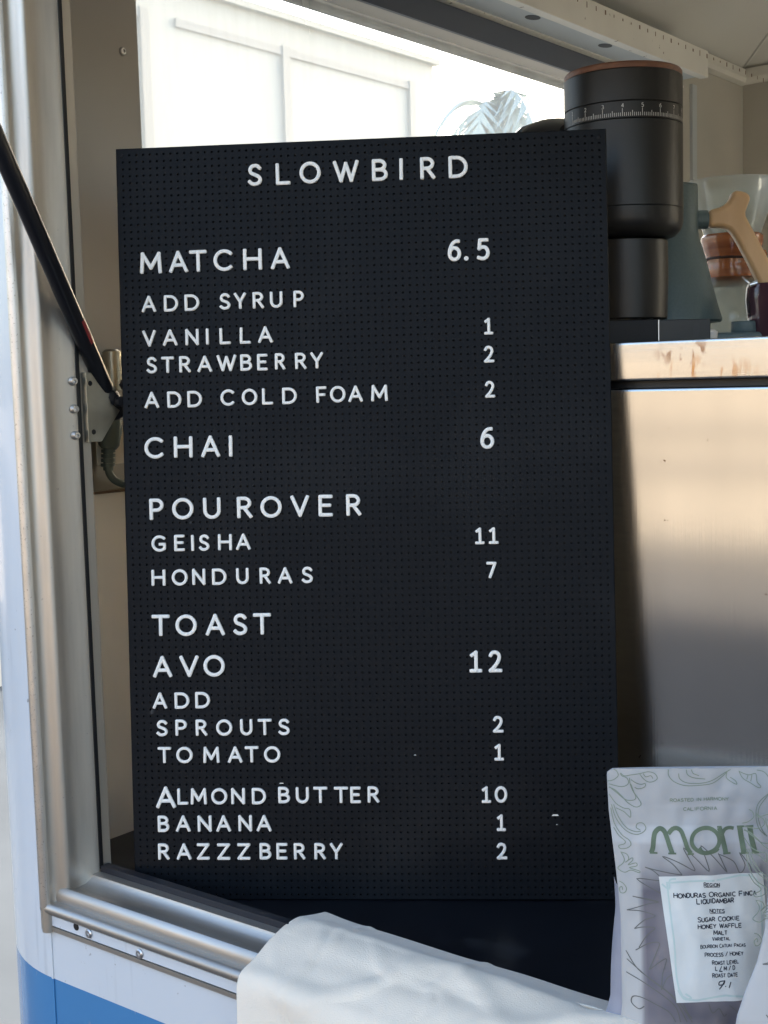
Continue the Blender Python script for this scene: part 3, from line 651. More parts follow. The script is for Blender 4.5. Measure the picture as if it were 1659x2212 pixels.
for wd, size, yb, chs in LINES:
    big = size == 'L'
    we = bpy.data.objects.new('menu_word' if not wd in ('one', 'two', 'six', 'seven', 'ten', 'eleven', 'twelve', 'six point five') else 'menu_price', None)
    COL.objects.link(we); we.parent = mb_; we['label'] = ('large' if big else 'small') + ' white raised letters spelling ' + wd if we.name.startswith('menu_word') else ('large' if big else 'small') + ' white raised figures showing ' + wd
    x_c = (chs[0][1] + chs[-1][2]) / 2000; we.location = (x_c, 0, yb / 1000)
    for ch, a, b in chs:
        L_ = big or (wd == 'almond' and ch == 'A')
        cap = 26.4 if L_ else 20.1; r = 2.22 if L_ else 1.78; y_ = yb - (4.2 if (L_ and not big) else 0)
        if wd == 'six point five' and ch == '.': r = 2.6
        cx_ = (a + b) / 2; rot = random.uniform(-.010, .010); dyy = random.uniform(-.18, .18)
        def fn(x, y, h, cx_=cx_, rot=rot, y_=y_ + dyy, cap=cap):
            dx, dy = x - cx_, y - y_ - cap / 2
            return ((cx_ + dx * math.cos(rot) - dy * math.sin(rot)) / 1000 - x_c, -.0001 - h, (y_ + cap / 2 + dy * math.cos(rot) + dx * math.sin(rot)) / 1000 - yb / 1000)
        letter_mesh(ch, a, b, y_ + dyy, cap, r, fn).build('letter' if ch.isalpha() else 'numeral', 'letter', we, smooth=True, angle=55)
# stray letter tabs still stuck in the board
for x, z, w_, h_ in ((.181, .1418, .006, .0012), (.508, .1012, .009, .0022), (.5125, .0905, .003, .001), (.345, .175, .003, .001)):
    MB().add([(x, -.0008, z), (x + w_, -.0008, z), (x + w_ * .8, -.0012, z + h_), (x + w_ * .2, -.0012, z + h_)], [(0, 1, 2, 3)]).build('letter_stub', 'letter', mb_)

# ================================================================= STEEL CABINET
YF = 1.407; ZT = 1.641
sc_ = thing('steel_cabinet', 'brushed steel fridge cabinet behind the menu board with a coffee stained top edge', 'steel cabinet', (-.35, 1.75, .98))
so_ = Vector((-.35, 1.75, .98))
def S(mb, name, m, par=None, **k):
    o = mb.build(name, m, par or sc_, **k)
    if par is None: o.location = -so_
    return o
S(MB().box(-1.02, .34, YF + .004, 2.12, .98, 1.586), 'cabinet_body', 'steel', bevel=.004)
S(MB().box(-1.02, .34, YF + .016, 2.118, 1.5865, 1.5945), 'door_gasket', 'rubber')
S(MB().box(-1.03, .35, YF, 2.13, 1.595, ZT), 'top_slab', 'steel_top', bevel=.0035)

# ================================================================= COFFEE GRINDER
vb = Matrix.Rotation(YAW, 4, 'Z')                    # things turned to face the customer
gp = Vector((-.822, 1.582, ZT + .0005))
g = thing('coffee_grinder', 'tall matt black coffee grinder with a walnut lid and numbered dial ring', 'coffee grinder', gp, YAW)
rg = .0765
def lath(name, prof, m, par, n=72, smooth=True, angle=35):
    return MB().lathe(prof, (0, 0, 0), n).build(name, m, par, smooth=smooth, angle=angle)
z = lambda v: 1.6 + (815 - v) * .000584 - ZT - .0005
lath('lid', [(.0001, z(156)), (rg * .985, z(156)), (rg * .992, z(154)), (rg * .992, z(146)), (rg * .97, z(142)), (.0001, z(142))], 'walnut', g)
lath('hopper', [(rg * .985, z(155.5)), (rg, z(158)), (rg, z(223.5)), (rg * .988, z(224.6)), (rg * .985, z(225))], 'matte', g)
dr = lath('dial_ring', [(rg * .985, z(225)), (rg * .997, z(226.5)), (rg * .997, z(260.5)), (rg * .985, z(262))], 'matte', g)
lath('grinder_body', [(rg * .985, z(262)), (rg, z(263.5)), (rg, z(444)), (rg * .99, z(445.2))], 'matte', g)
lath('lower_shell', [(rg * .99, z(445.2)), (rg, z(446.5)), (rg, z(470)), (rg * .985, z(482)), (rg * .94, z(494)), (rg * .86, z(503)), (rg * .76, z(508)), (rg * .70, z(509.5)), (.0001, z(509.5))], 'matte', g)
cr_ = .0565
lath('grounds_cup', [(cr_ * .80, z(510)), (cr_ * .96, z(511.5)), (cr_, z(514)), (cr_ * 1.01, z(600)), (cr_ * .985, z(684)), (cr_ * .95, z(687)), (.0001, z(687))], 'matte', g)
lath('motor_housing', [(.0001, .300), (.025, .3085), (.05, .2995), (.066, .285), (.074, .262), (.074, .20), (.0001, .20)], 'gloss', g)
bpy.data.objects['motor_housing'].location = (-.078, .085, .001)
MB().box(-.085, .028, -.078, .078, 0, .0305).build('base_block', 'plast', g, bevel=.002)
MB().box(.0295, .095, -.0765, .07, 0, .0295).build('drip_drawer', 'matte', g, bevel=.0015)
MB().box(.0283, .0292, -.0775, -.074, .001, .0300).build('drawer_edge', 'screw', g)
MB().add(*[[(.072, -.0768, .006), (.079, -.0768, .008), (.081, -.0768, .02), (.077, -.0768, .0275), (.073, -.0768, .022)], [(0, 1, 2, 3, 4)]]).build('finger_notch', 'rubber', g)
# dial print
ink = MB(); rr = rg * .997 + .0003
def ringfn(a0):
    return lambda x, y, h: (rr * math.sin(a0 + x / rr) , -rr * math.cos(a0 + x / rr), y)
FLAT = [(-1, 0), (1, 0)]
# local -Y faces the camera axis; the grinder itself is seen 10.4 degrees to the right of it
view = R(-10.4)
for i in range(0, 81):
    a = R(-57 + i * 1.88) + view - R(.2)
    tall = z(241.5) if i % 10 == 0 else z(246.5) if i % 5 == 0 else z(250.5)
    ribbon(ink, [(0, z(258)), (0, tall)], .00036, FLAT, ringfn(a), cap=False)
for k in range(8):
    a = R(-57 + k * 18.8) + view
    for s in GL[str(k + 1)] if str(k + 1) in GL else []:
        ribbon(ink, [(-.0014 + .0028 * p[0], z(239.5) + .0046 * p[1]) for p in s], .00038, FLAT, ringfn(a), cap=False)
ink.build('dial_numbers', 'dialink', dr)

# ================================================================= KETTLE, its base
kp = Vector((-.884, 1.844, ZT + .0005)); q = .000697
k_ = thing('gooseneck_kettle', 'teal kettle with a pale wood handle behind the black grinder', 'kettle', kp, YAW)
zk = lambda v: 1.6 + (811 - v) * q - ZT - .0005
lath('kettle_body', [(.0001, zk(699)), (.0755, zk(698)), (.0785, zk(694)), (.0780, zk(688)), (.0735, zk(668)), (.0650, zk(622)), (.0575, zk(578)), (.0500, zk(540)), (.0455, zk(520)), (.0437, zk(503)), (.0433, zk(470)), (.0433, zk(412)), (.0425, zk(409.5)), (.038, zk(409))], 'kettle', k_)
lath('kettle_lid', [(.0428, zk(409)), (.0432, zk(408)), (.0425, zk(405.5)), (.038, zk(404)), (.0001, zk(403))], 'kettle', k_)
def kv(u, v): return ((u - 1445) * q, zk(v) + (u - 1445) * q * .03)
MB().tube([(.040, -.002, zk(481) + .0018), (.0576, -.002, zk(481) + .0018)], .0139, 22).build('handle_collar', 'kettle', k_, smooth=True)
zo = [(1222, 432), (1262, 428), (1300, 420), (1335, 406), (1362, 384), (1382, 350), (1393, 312), (1425, 308), (1460, 313), (1497, 328), (1527, 347), (1521, 378), (1504, 420), (1489, 462), (1491, 490), (1510, 530), (1560, 622), (1620, 738), (1680, 852), (1732, 940), (1720, 955), (1660, 984), (1603, 1010), (1570, 945), (1500, 800), (1430, 668), (1395, 612), (1368, 580), (1330, 563), (1285, 557), (1222, 560)]
# the lower arm runs out to the right; keep its free end as seen
zo = [(a, b) for a, b in zo if a < 1700]; zo = [(a, b) for a, b in zo]
hp = [kv(1161.3 + .3 * a, 331.8 + .3 * b) for a, b in zo]
hm = MB().extrude(hp, (0, -.0135, 0), (0, .0095, 0), (1, 0, 0), (0, 0, 1))
hm.build('kettle_handle', 'maple', k_, bevel=.0072, seg=4, angle=60)
bp_ = Vector((-.822, 1.835, ZT + .0005))
kb = thing('kettle_stand', 'teal heating stand with a round knob under the teal kettle', 'kettle stand', bp_, YAW)
MB().box(-.085, .085, -.06, .09, .0, .0185).build('stand_plate', 'kettle', kb, bevel=.005, seg=3)
lath('control_knob', [(.0195, .0188), (.0200, .020), (.0200, .0325), (.0185, .0345), (.0001, .0345)], 'kettle', kb, 40)
bpy.data.objects['control_knob'].location = (.0495, -.0356, .0)
# small white cup between drawer and stand
cp = thing('small_cup', 'small white cup showing as a sliver beside the kettle stand', 'cup', (-.7465, 1.668, ZT + .0005), YAW)
lath('cup_bowl', [(.0001, .0), (.012, .0), (.0155, .006), (.0165, .016), (.0125, .0185), (.011, .0165), (.0001, .004)], 'cup', cp, 32)

# ================================================================= POUR-OVER CARAFE, MUG
q2 = .000761; cpz = Vector((-.882, 2.076, ZT + .0005))
ca = thing('pour_over_carafe', 'hourglass glass coffee carafe with a polished wood collar and leather tie', 'coffee carafe', cpz, YAW)
zc_ = lambda v: 1.6 + (808 - v) * q2 - ZT - .0005
gp_ = [(.0780, zc_(398)), (.0725, zc_(405)), (.060, zc_(450)), (.0475, zc_(500)), (.0395, zc_(535)), (.036, zc_(560)), (.039, zc_(590)), (.0455, zc_(612)), (.056, zc_(640)), (.064, zc_(680)), (.066, zc_(720)), (.060, .004), (.0001, .002)]
gp_ = gp_ + [(max(.0001, r - .0022), zz + .0012) for r, zz in gp_[::-1]]
lath('glass_body', gp_, 'carafe', ca, 64)
lath('wood_collar', [(.0405, zc_(508)), (.0470, zc_(509)), (.0500, zc_(514)), (.0503, zc_(522)), (.0480, zc_(538)), (.0435, zc_(554)), (.0415, zc_(563)), (.0425, zc_(576)), (.0435, zc_(590)), (.0415, zc_(604)), (.0385, zc_(614)), (.0365, zc_(616))], 'collarwood', ca, 64)
MB().tube([(.0437 * math.cos(a), .0437 * math.sin(a), zc_(561) + .0012 * math.sin(a * 2)) for a in np.linspace(0, 2 * math.pi, 40)], .0021, 8).build('leather_tie', 'leather', ca, smooth=True)
MB().lathe([(.0001, -.009), (.007, -.007), (.0095, 0), (.007, .007), (.0001, .009)], (.040, -.029, zc_(556)), 20).build('wood_bead', 'collarwood', ca, smooth=True)
mp_ = Vector((-.724, 1.869, ZT + .0005)); q3 = .000672
mg = thing('plum_mug', 'dark plum glazed mug under the kettle handle', 'mug', mp_, YAW)
zm = lambda v: 1.6 + (807 - v) * q3 - ZT - .0005
lath('mug_body', [(.0001, 0), (.036, 0), (.040, .004), (.0435, zm(690)), (.0465, zm(650)), (.0455, zm(625)), (.0430, zm(615)), (.041, zm(617)), (.040, zm(640)), (.0001, zm(700))], 'mug', mg)
MB().tube(crom([(-.055, -.012, zm(600)), (-.050, -.016, zm(610)), (-.044, -.018, zm(616)), (-.040, -.020, zm(612)), (-.036, -.020, zm(609))], 5), .0014, 8).build('wire_bail', 'screw', mg, smooth=True)
MB().tube([(-.046, -.018, zm(618)), (-.036, -.020, zm(614))], .0030, 10).build('bail_hinge', 'screw', mg, smooth=True)

# ================================================================= TOWEL
tw = MB(); ns, nt_ = 110, 70
def tower(s, t):
    """s along the sill (0 left .. 1), t from the back edge over the ridge and down outside"""
    x = -.935 + s * .62
    n1 = noise.noise(Vector((x * 9, t * 2.0, 1.7))); n2 = noise.noise(Vector((x * 22, t * 5, 4.1))); n3 = noise.noise(Vector((x * 5 + t * 3, t * 9, 9.0)))
    hump = .0015 * math.exp(-((s - .15) / .11) ** 2) + .004 * s + .002
    edge = 1 - math.exp(-(s / .045) ** 1.6)
    zr = 1.012 + hump * edge + .003 * n1
    if t < .22:                       # inner tail on the counter
        a = t / .22; y = 1.060 - .045 * a + .006 * n1; zz = 1.003 + (zr - 1.003) * (a ** 1.3)
    elif t < .52:                     # over the sill
        a = (t - .22) / .30; y = 1.015 - .085 * a + .003 * n2; zz = zr - .028 * a * a - .004 * math.sin(a * math.pi) * (1 - s) + .004 * n3
    else:                             # hanging outside
        a = (t - .52) / .48; y = .930 - .012 * math.sin(min(1, a * 2.5) * math.pi / 2) + .010 * n1 * a + .006 * n2 * a; zz = zr - .028 - .30 * a
        x += .010 * math.sin(a * 4) * (1 - s) - .004 * a
    y -= .004 * n2 * (t > .3); y -= (1 - edge) * -.006
    # soft creases
    cr_1 = 1 - abs(noise.noise(Vector((x * 7 + t * 2.2, t * 2.6 - x * 3, 3.3)))) * 2; cr_2 = 1 - abs(noise.noise(Vector((x * 13 - t * 2, t * 4 + x * 4, 8.1)))) * 2
    k_ = max(0, cr_1) ** 4 * .0110 + max(0, cr_2) ** 5 * .0055
    wgt = min(1, max(0, (t - .12) * 6)) * edge
    y -= k_ * wgt * (.4 + .6 * min(1, max(0, (t - .3) * 4))); zz += k_ * wgt * max(0, .7 - t)
    # sewn hem ridges
    for hs in (.118, .36):
        zz += .0026 * math.exp(-((s - hs - .02 * n3) / .006) ** 2)
    y -= .0035 * math.exp(-((s - .118) / .006) ** 2) * (t > .4)
    return (x, y, zz)
tw.add([tower(i / ns, j / nt_) for i in range(ns + 1) for j in range(nt_ + 1)], [(i * (nt_ + 1) + j, i * (nt_ + 1) + j + 1, (i + 1) * (nt_ + 1) + j + 1, (i + 1) * (nt_ + 1) + j) for i in range(ns) for j in range(nt_)])
to = tw.build('towel', 'cotton', smooth=True, angle=180)
so2 = to.modifiers.new('thick', 'SOLIDIFY'); so2.thickness = .010; so2.offset = 1
ss = to.modifiers.new('round', 'SUBSURF'); ss.levels = 1; ss.render_levels = 1
tag(to, 'white cotton towel draped over the aluminium sill of the serving window', 'towel')

# ================================================================= COFFEE BAGS
K = .414                                     # mm per reference unit on the bag face
BAGH = .272
def lerp_tab(tab, x):
    for (a, b), (c, d) in zip(tab, tab[1:]):
        if x <= c: return b + (d - b) * max(0, (x - a)) / (c - a)
    return tab[-1][1]
WT = [(0, .0765), (60, .0705), (140, .0710), (180, .0745), (235, .0805), (266, .0818), (272, .0818)]
def bag_half(zm_, tab):
    w_ = lerp_tab(tab, zm_); d = 272 - zm_
    if d < 5: w_ -= .005 - math.sqrt(max(0, 25 - (5 - d) ** 2)) / 1000
    return w_
def bag_front(s, zm_, tab=WT, ph=0.0):
    """s in metres from the centre line, zm_ height in mm -> local point on the front face"""
    w_ = bag_half(zm_, tab); t = 1 - zm_ / 272
    b = .002 + .030 * min(1, max(0, (t - .12) / .6)) ** 1.2
    r = min(1, abs(s) / max(w_, .01)); y = -b * (1 - r ** 3.2) - .004 * t
    y += .0034 * noise.noise(Vector((s * 28 + ph, zm_ * .022, ph))) * min(1, t * 4) * (1 - r ** 4)
    y += .0019 * noise.noise(Vector((s * 75 + ph, zm_ * .05, 3 + ph))) * (1 - r ** 4)
    return Vector((s, y, zm_ / 1000))
def bagcol(s, zm_):
    """film: pale sealed borders round a lavender translucent window, with mottling"""
    n = noise.noise(Vector((s * 30, zm_ * .030, 2))) * .6 + noise.noise(Vector((s * 70, zm_ * .07, 5))) * .4
    a = min(1, max(0, (.0555 - abs(s + .001) + .002 * n) / .004)) * min(1, max(0, (200 - zm_ + 20 * n) / 26))
    c0 = np.array((.475, .465, .445)); c1 = np.array((.10, .095, .125)); c2 = np.array((.22, .20, .205))
    c = c0 * (1 - a) + (c1 * (.5 - .9 * n) + c2 * (.5 + .9 * n)) * a
    if 222 < zm_ < 236: c = c * .96
    if 206 < zm_ < 222: c = c * .7 + np.array((.66, .68, .68)) * .3
    if zm_ > 240: c = c * .97
    return tuple(np.clip(c * (1 + .06 * n), 0, 1)) + (1,)
fm = bpy.data.materials.new('printed_film'); fm.use_nodes = True
_n = fm.node_tree.nodes; _b = _n['Principled BSDF']; at = _n.new('ShaderNodeAttribute'); at.attribute_name = 'film'; at.attribute_type = 'GEOMETRY'
fm.node_tree.links.new(at.outputs['Color'], _b.inputs['Base Color']); _b.inputs['Roughness'].default_value = .46
_b.inputs['Coat Weight'].default_value = .15; _b.inputs['Coat Roughness'].default_value = .3
MT['film'] = fm
def bag_mesh(tab, par, ph):
    mb = MB(); nu, nv = 48, 90; colr = []
    P_ = []
    for j in range(nv + 1):
        zm_ = 272 * j / nv
        for i in range(nu + 1):
            s = (2 * i / nu - 1); wv = bag_half(zm_, tab); P_.append(bag_front(s * wv, zm_, tab, ph)); colr.append(bagcol(s * wv, zm_))
    mb.add(P_, [(j * (nu + 1) + i, j * (nu + 1) + i + 1, (j + 1) * (nu + 1) + i + 1, (j + 1) * (nu + 1) + i) for j in range(nv) for i in range(nu)])
    k0 = len(mb.v); P2 = []
    for j in range(nv + 1):
        zm_ = 272 * j / nv; wv = bag_half(zm_, tab); t = 1 - zm_ / 272
        b = .002 + .034 * min(1, max(0, (t - .12) / .6)) ** 1.2
        for i in range(nu + 1):
            s = 2 * i / nu - 1; gus = .0085 * math.sin(math.pi * min(1, max(0, (t - .33) / .67)) ** .8) if True else 0
            r = abs(s); x = s * wv
            P2.append((x, b * (1 - r ** 4) * .9 + .002 - .004 * t * (1 if r < 1 else 1), zm_ / 1000)); colr.append((.46, .46, .52, 1))
    mb.add(P2, [(j * (nu + 1) + i, (j + 1) * (nu + 1) + i, (j + 1) * (nu + 1) + i + 1, j * (nu + 1) + i + 1) for j in range(nv) for i in range(nu)])
    # rims joining front and back
    f = []
    for j in range(nv):
        for i in (0, nu):
            a = j * (nu + 1) + i; f.append((a, k0 + a, k0 + a + nu + 1, a + nu + 1))
    for i in range(nu):
        f.append((nv * (nu + 1) + i, nv * (nu + 1) + i + 1, k0 + nv * (nu + 1) + i + 1, k0 + nv * (nu + 1) + i))
        f.append((i, i + 1, k0 + i + 1, k0 + i))
    mb.add([], []); mb.f += f; mb.mi += [0] * len(f)
    o = mb.build('pouch', 'film', par, smooth=True, angle=70)
    ca_ = o.data.color_attributes.new('film', 'FLOAT_COLOR', 'POINT'); ca_.data.foreach_set('color', np.array(colr).ravel()); return o
def z3(a, b):                                 # reference units -> (s, z mm)
    u, v = 1261 + .2649 * a, 1626 + .2649 * b
    return (u - 1515) * K / 1000, 272 - (v - 1655) * K * .923
def bagfn(tab, ph, lift):
    return lambda x, y, h: bag_front(x, y * 1000, tab, ph) + Vector((0, -lift - h, 0))
VINES = [[(215, 215), (260, 205), (300, 170), (290, 130), (265, 110)], [(225, 240), (330, 265), (380, 235), (370, 190), (330, 170), (318, 145)],
 [(320, 145), (350, 170), (400, 160), (470, 150), (540, 135), (590, 150), (610, 190), (580, 220), (540, 225), (500, 195), (470, 150)],
 [(500, 150), (520, 180), (560, 170), (575, 195)],
 [(390, 185), (395, 240), (420, 310), (460, 370), (480, 420), (440, 445), (380, 410), (320, 340), (270, 290), (225, 270)],
 [(230, 265), (300, 330), (360, 380), (420, 385), (440, 360), (420, 300), (400, 240)], [(400, 200), (440, 230), (480, 245), (515, 240), (510, 270), (460, 285), (430, 270)],
 [(228, 330), (280, 410), (340, 450), (390, 465), (395, 530), (370, 510), (340, 480), (280, 450)],
 [(245, 420), (280, 540), (350, 640), (430, 680), (490, 660), (515, 620), (490, 580), (450, 585), (440, 620), (470, 640)],
 [(262, 420), (300, 530), (360, 620), (430, 655), (475, 650)],
 [(240, 450), (265, 580), (320, 680), (380, 730), (395, 770), (360, 800), (310, 805), (300, 780), (340, 765), (350, 740), (300, 690), (260, 620)],
 [(700, 115), (700, 165), (740, 220), (820, 255), (920, 260), (1040, 240), (1120, 190), (1180, 130)], [(780, 150), (790, 200), (850, 235), (950, 240), (1050, 210), (1150, 150), (1195, 125)],
 [(840, 115), (850, 160), (900, 190), (990, 200)], [(880, 115), (895, 150), (940, 170)], [(1165, 150), (1160, 195), (1200, 230), (1240, 250), (1230, 220), (1190, 190)],
 [(1260, 140), (1290, 200), (1350, 240), (1410, 280), (1430, 270), (1400, 230), (1390, 160), (1340, 170), (1300, 160), (1260, 140)], [(1330, 170), (1320, 210)], [(1360, 170), (1350, 225)],
 [(1400, 130), (1460, 150), (1500, 210), (1520, 300), (1440, 380), (1400, 450), (1390, 540), (1410, 630), (1460, 690)], [(1500, 330), (1450, 400), (1415, 470), (1410, 560), (1440, 650), (1475, 700)],
 [(315, 835), (360, 850), (375, 890), (350, 920), (400, 880), (405, 900), (370, 940), (430, 920), (435, 945), (380, 965), (455, 985), (450, 1000), (390, 985), (340, 1010), (290, 980), (330, 930), (340, 890), (315, 835)],
 [(300, 1095), (330, 1110), (355, 1150), (340, 1190), (310, 1195), (300, 1160), (320, 1140), (325, 1170)],
 [(1340, 1000), (1330, 1060), (1350, 1130), (1390, 1180)]]
PETALS = [[(610, 1060), (435, 1055), (615, 1165)], [(595, 1240), (400, 1210)], [(400, 1210), (520, 1222), (600, 1240), (520, 1262), (355, 1340)], [(355, 1340), (460, 1330), (570, 1355), (490, 1400), (410, 1490)],
 [(410, 1490), (480, 1462), (565, 1455), (500, 1530), (440, 1640)], [(415, 1670), (500, 1600), (590, 1570), (575, 1640), (510, 1805)], [(510, 1805), (590, 1730), (645, 1700), (610, 1830), (595, 1950)], [(595, 1950), (640, 1860), (690, 1820)],
 [(500, 950), (640, 985), (790, 1010)], [(500, 950), (560, 975), (610, 1020)], [(790, 1010), (720, 920), (640, 855), (760, 900), (890, 975), (850, 880), (805, 780), (900, 870), (1000, 975), (975, 860), (945, 765), (1050, 870), (1145, 990), (1110, 900), (1080, 830)],
 [(1145, 990), (1100, 870), (1090, 840), (1200, 900), (1250, 1000), (1290, 930), (1250, 830), (1320, 920), (1340, 985)]]
STEMS = [[(345, 1700), (430, 1830), (560, 1900), (680, 1990), (760, 2090), (830, 2212)], [(350, 1770), (480, 1860), (640, 1960), (720, 2060), (790, 2212)], [(345, 1890), (480, 1930), (600, 1990), (700, 2080), (740, 2212)],
 [(470, 2130), (430, 2170), (380, 2140), (390, 2080), (450, 2060), (550, 2080), (650, 2130), (700, 2212)], [(760, 2050), (800, 2140), (830, 2180)], [(960, 2050), (990, 2130), (1040, 2090), (1080, 2160), (1100, 2140)], [(1120, 2060), (1180, 2120), (1210, 2190)]]
def art(mb, curves, w_, fn, n=5):
    for c in curves:
        p = [(s, zz / 1000) for s, zz in (z3(a, b) for a, b in (crom(c, n) if len(c) > 2 else c))]
        ribbon(mb, p, w_ / 1000, FLAT, fn, cap=False)
def text(mb, s, cx_, cy_, wid, cap, fn, rw=.13, quad=None, slant=0, small=.8, sc_case=False):
    """s centred at (cx_, cy_) in reference units, total width wid, cap height cap"""
    adv = []
    for i, ch in enumerate(s):
        first = sc_case and ch != ' ' and (i == 0 or s[i - 1] == ' ')
        base_w = .34 if ch == 'I' else .95 if ch in 'MWOQ' else .45 if ch == ' ' else .25 if ch == '.' else .72
        adv.append((ch, base_w * (1.12 if first else 1), first))
    tot = sum(a[1] for a in adv) + .22 * (len(adv) - 1); k = wid / tot; x = cx_ - wid / 2
    for ch, aw, first in adv:
        if ch not in ' .' and ch in GL:
            ch_h = cap * (1.16 if first else 1.0)
            for st_ in GL[ch]:
                p = [(x + aw * k * (a if ch != 'I' else .5) + slant * b, cy_ + cap / 2 - ch_h * b) for a, b in st_]
                p = [(a + (b - 1080) * .0 , b) for a, b in p]
                ribbon(mb, [(s_, zz / 1000) for s_, zz in (z3(a, b - (a - cx_) * .018) for a, b in p)], cap * rw * .2649 * K / 1000 * .5 * 1.15, FLAT, fn, cap=False)
        elif ch == '.':
            ribbon(mb, [(s_, zz / 1000) for s_, zz in (z3(a, cy_ + cap * .42) for a in (x, x + cap * .1))], .0004, FLAT, fn, cap=False)
        x += (aw + .22) * k
def make_bag(label, loc, rz, tab, ph, sticker=True):
    b = thing('coffee_bag', label, 'coffee bag', loc, rz, 'coffee bags on the counter')
    b.scale = (1, 1, 1.018)
    pouch = bag_mesh(tab, b, ph); fn = bagfn(tab, ph, .00035)
    m = MB(); art(m, VINES, .38, fn); m.build('vine_print', 'vine', pouch)
    m = MB(); art(m, PETALS, .40, fn, 4); art(m, STEMS, .44, fn); m.build('flower_print', 'petal', pouch)
    m = MB(); text(m, 'ROASTED IN HARMONY', 942, 380, 462, 27, fn, .20); text(m, 'CALIFORNIA', 950, 461, 266, 27, fn, .20); m.build('origin_lettering', 'vine', pouch)
    # brand lettering: flared strokes
    m = MB(); fn2 = bagfn(tab, ph, .00055)
    st = [([(552, 828), (566, 780), (574, 700), (588, 652), (622, 622), (655, 640), (676, 690), (698, 770), (716, 828)], 3.9), ([(690, 668), (722, 626), (756, 616), (790, 640), (812, 700), (836, 780), (864, 828)], 3.6),
          (arc(982, 722, 112, 102, 90, 450, 34), 3.4), ([(1098, 622), (1118, 700), (1140, 826)], 4.2), ([(1120, 668), (1142, 634), (1176, 622), (1212, 628)], 3.0), ([(1258, 616), (1272, 720), (1284, 828)], 4.4), ([(1338, 614), (1352, 720), (1372, 826)], 4.4),
          ([(540, 829), (600, 827)], 1.5), ([(684, 829), (746, 827)], 1.5), ([(836, 834), (886, 832)], 1.5), ([(1080, 615), (1116, 614)], 1.5), ([(1118, 832), (1178, 829)], 1.5), ([(1236, 612), (1296, 609)], 1.5), ([(1258, 834), (1322, 831)], 1.5), ([(1300, 611), (1366, 606)], 1.5), ([(1345, 832), (1406, 828)], 1.5)]
    for c, w_ in st:
        p = crom(c, 5) if 2 < len(c) < 20 else c
        ribbon(m, [(s, zz / 1000) for s, zz in (z3(a, q_) for a, q_ in p)], w_ * .52 / 1000, FLAT, fn2, cap=False)
    art(m, [[(930, 780), (960, 812), (1010, 826), (1060, 812), (1085, 790)]], 1.1, fn2)
    m.build('brand_lettering', 'green', pouch)
    if sticker:
        TL, TR_, BR_, BL_ = np.array((605, 1025)), np.array((1430, 993)), np.array((1492, 2008)), np.array((708, 2042))
        Q = lambda a, c: tuple(TL * (1 - a) * (1 - c) + TR_ * a * (1 - c) + BR_ * a * c + BL_ * (1 - a) * c)
        m = MB(); n1, n2 = 30, 40; fs = bagfn(tab, ph, .00075)
        m.add([fs(*(lambda p: (p[0], p[1] / 1000))(z3(*Q(i / n1, j / n2))), 0) for i in range(n1 + 1) for j in range(n2 + 1)], [(i * (n2 + 1) + j, i * (n2 + 1) + j + 1, (i + 1) * (n2 + 1) + j + 1, (i + 1) * (n2 + 1) + j) for i in range(n1) for j in range(n2)])
        stk = m.build('sticker', 'sticker', b, smooth=True, angle=180)
        m = MB(); fb = bagfn(tab, ph, .00100)
        fr = [Q(.07, .05), Q(.5, .045), Q(.93, .05), Q(.94, .5), Q(.93, .95), Q(.5, .955), Q(.07, .95), Q(.06, .5), Q(.07, .05)]
        art(m, [fr, [Q(.02, .06), Q(.08, .10), Q(.10, .03), Q(.16, .02)], [Q(.03, .90), Q(.08, .97), Q(.15, .965), Q(.10, .93)]], .75, fb)
        m.build('sticker_border', 'stickeredge', stk)
        m = MB()
        for s, x, y, w_, c in (('REGION', 1020, 1090, 122, 28), ('HONDURAS ORGANIC FINCA', 1045, 1172, 655, 34), ('LIQUIDAMBAR', 1043, 1222, 295, 36), ('NOTES', 1055, 1303, 115, 27), ('SUGAR COOKIE', 1063, 1368, 330, 32),
                               ('HONEY WAFFLE', 1070, 1425, 345, 32), ('MALT', 1075, 1482, 105, 32), ('VARIETAL', 1080, 1532, 140, 24), ('BOURBON CATUAI PACAS', 1090, 1587, 358, 23), ('PROCESS / HONEY', 1095, 1652, 303, 26),
                               ('ROAST LEVEL', 1103, 1715, 210, 27), ('L / M / D', 1098, 1762, 155, 28), ('ROAST DATE', 1095, 1817, 200, 27)):
            text(m, s, x, y, w_, c, fb, .20, sc_case=True)
        for x, y, w_ in ((1020, 1109, 62), (1055, 1321, 57)):
            ribbon(m, [(s_, zz / 1000) for s_, zz in (z3(x - w_, y + .018 * w_), z3(x + w_, y - .018 * w_))], .00022, FLAT, fb, cap=False)
        ribbon(m, [(s_, zz / 1000) for s_, zz in (z3(1048, 1782), z3(1075, 1786))], .0005, FLAT, fb, cap=False)
        art(m, [[(1085, 1862), (1050, 1870), (1045, 1895), (1080, 1890), (1090, 1860), (1070, 1900), (1045, 1930)], [(1138, 1870), (1122, 1918)], [(1092, 1908), (1100, 1906)]], .45, fb)
        m.build('sticker_lettering', 'ink', stk)
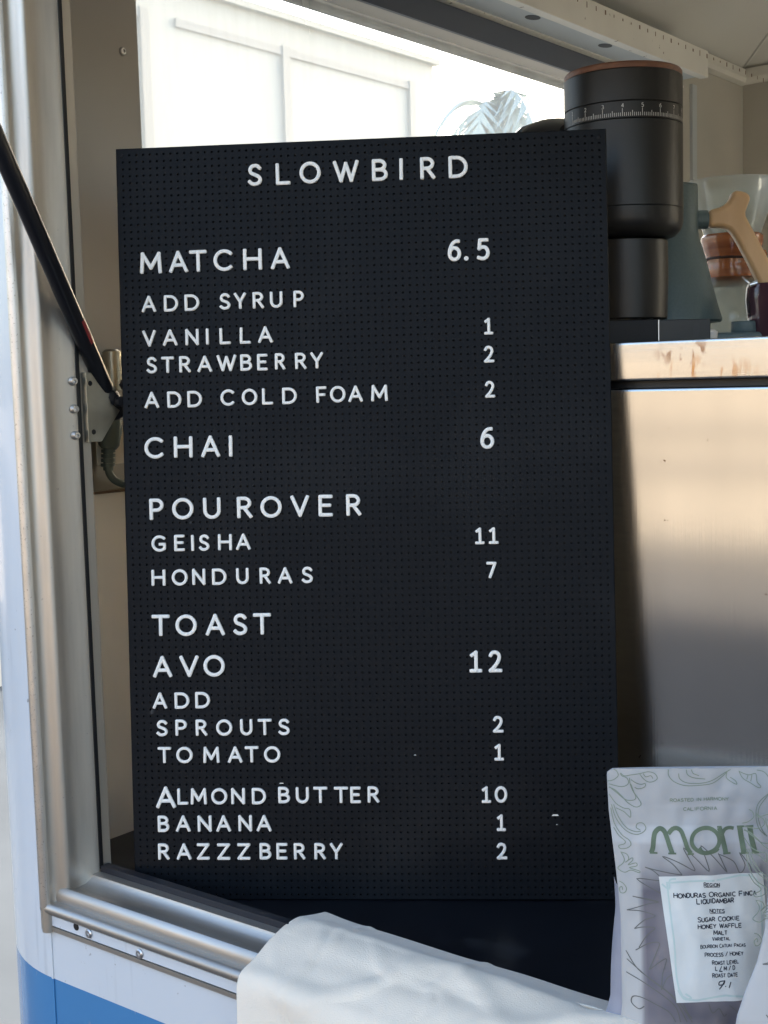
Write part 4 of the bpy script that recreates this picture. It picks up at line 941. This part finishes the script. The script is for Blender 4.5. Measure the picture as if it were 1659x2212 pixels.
    # side gusset fold bulging out at the lower edges, printed blue near the foot
    for sgn in (-1, 1) if sticker else ():
        v = []; n_ = 24
        for j in range(n_ + 1):
            zm_ = 165 * (1 - j / n_) ; t = j / n_
            w_ = bag_half(zm_, tab); bul = .0085 * math.sin(min(1, t * 1.6) * math.pi / 2) + .012 * max(0, t - .62) / .38
            v += [(sgn * w_ * .985, .0005, zm_ / 1000), (sgn * (w_ + bul), .012, zm_ / 1000), (sgn * (w_ + bul * .3), .028, zm_ / 1000)]
        gm = MB().add(v, [(j * 3 + k, j * 3 + k + 1, j * 3 + k + 4, j * 3 + k + 3) for j in range(n_) for k in range(2)])
        gm.mi = [1 if i // 2 > n_ * .72 else 0 for i in range(len(gm.f))]
        gm.build('side_gusset', ['gusset', 'gusset_blue'], b, smooth=True, angle=180)
    return b
MT['gusset'] = mat('gusset_film', (.36, .36, .41), .45, col2=(.27, .27, .32), vscale=18)
MT['gusset_blue'] = mat('gusset_foot_print', (.34, .43, .55), .45, col2=(.22, .30, .34), vscale=40, vstretch=(1, 1, .3))
make_bag('pale lavender coffee bag with the white text label facing out, beside the menu board', (-.476, 1.052, .9795), YAW - R(3), WT, 0.0)
WT2 = [(0, .0905), (60, .0895), (90, .0885), (105, .086), (125, .079), (148, .069), (172, .063), (200, .060), (272, .058)]
make_bag('pale lavender coffee bag at the frame edge, overlapping the labelled bag', (-.343, 1.022, 0.9795), YAW + R(6), WT2, 7.3, sticker=False)

# ================================================================= PALM beyond the building
pt = thing('palm_tree', 'hazy palm tree in the glare beyond the cream building', 'tree', (-7.9, 12.1, 0))
MB().tube([(0, 0, 0), (.05, .1, 2.2), (.0, .1, 4.5)], [.16, .13, .11], 10).build('trunk', 'bark', pt, smooth=True)
random.seed(5); m = MB()
for i in range(26):
    a = random.uniform(0, 6.28); L_ = random.uniform(.4, .8); up_ = random.uniform(.2, 1.3); p = []
    for k in range(9):
        t = k / 8; p.append(Vector((math.cos(a) * L_ * t, .1 + math.sin(a) * L_ * t, 4.5 + up_ * t * .7 - 1.1 * t * t)))
    for k in range(1, 9):
        d = (p[k] - p[k - 1]).normalized(); sd2 = d.cross(Vector((0, 0, 1))).normalized()
        for sg in (-1, 1):
            tip = p[k] + (sd2 * sg * .8 + d * .5 - Vector((0, 0, .35))) * (.34 * math.sin(math.pi * (k / 9)) + .04)
            m.add([p[k - 1], p[k], tip], [(0, 1, 2)])
m.build('crown', 'frond', pt)
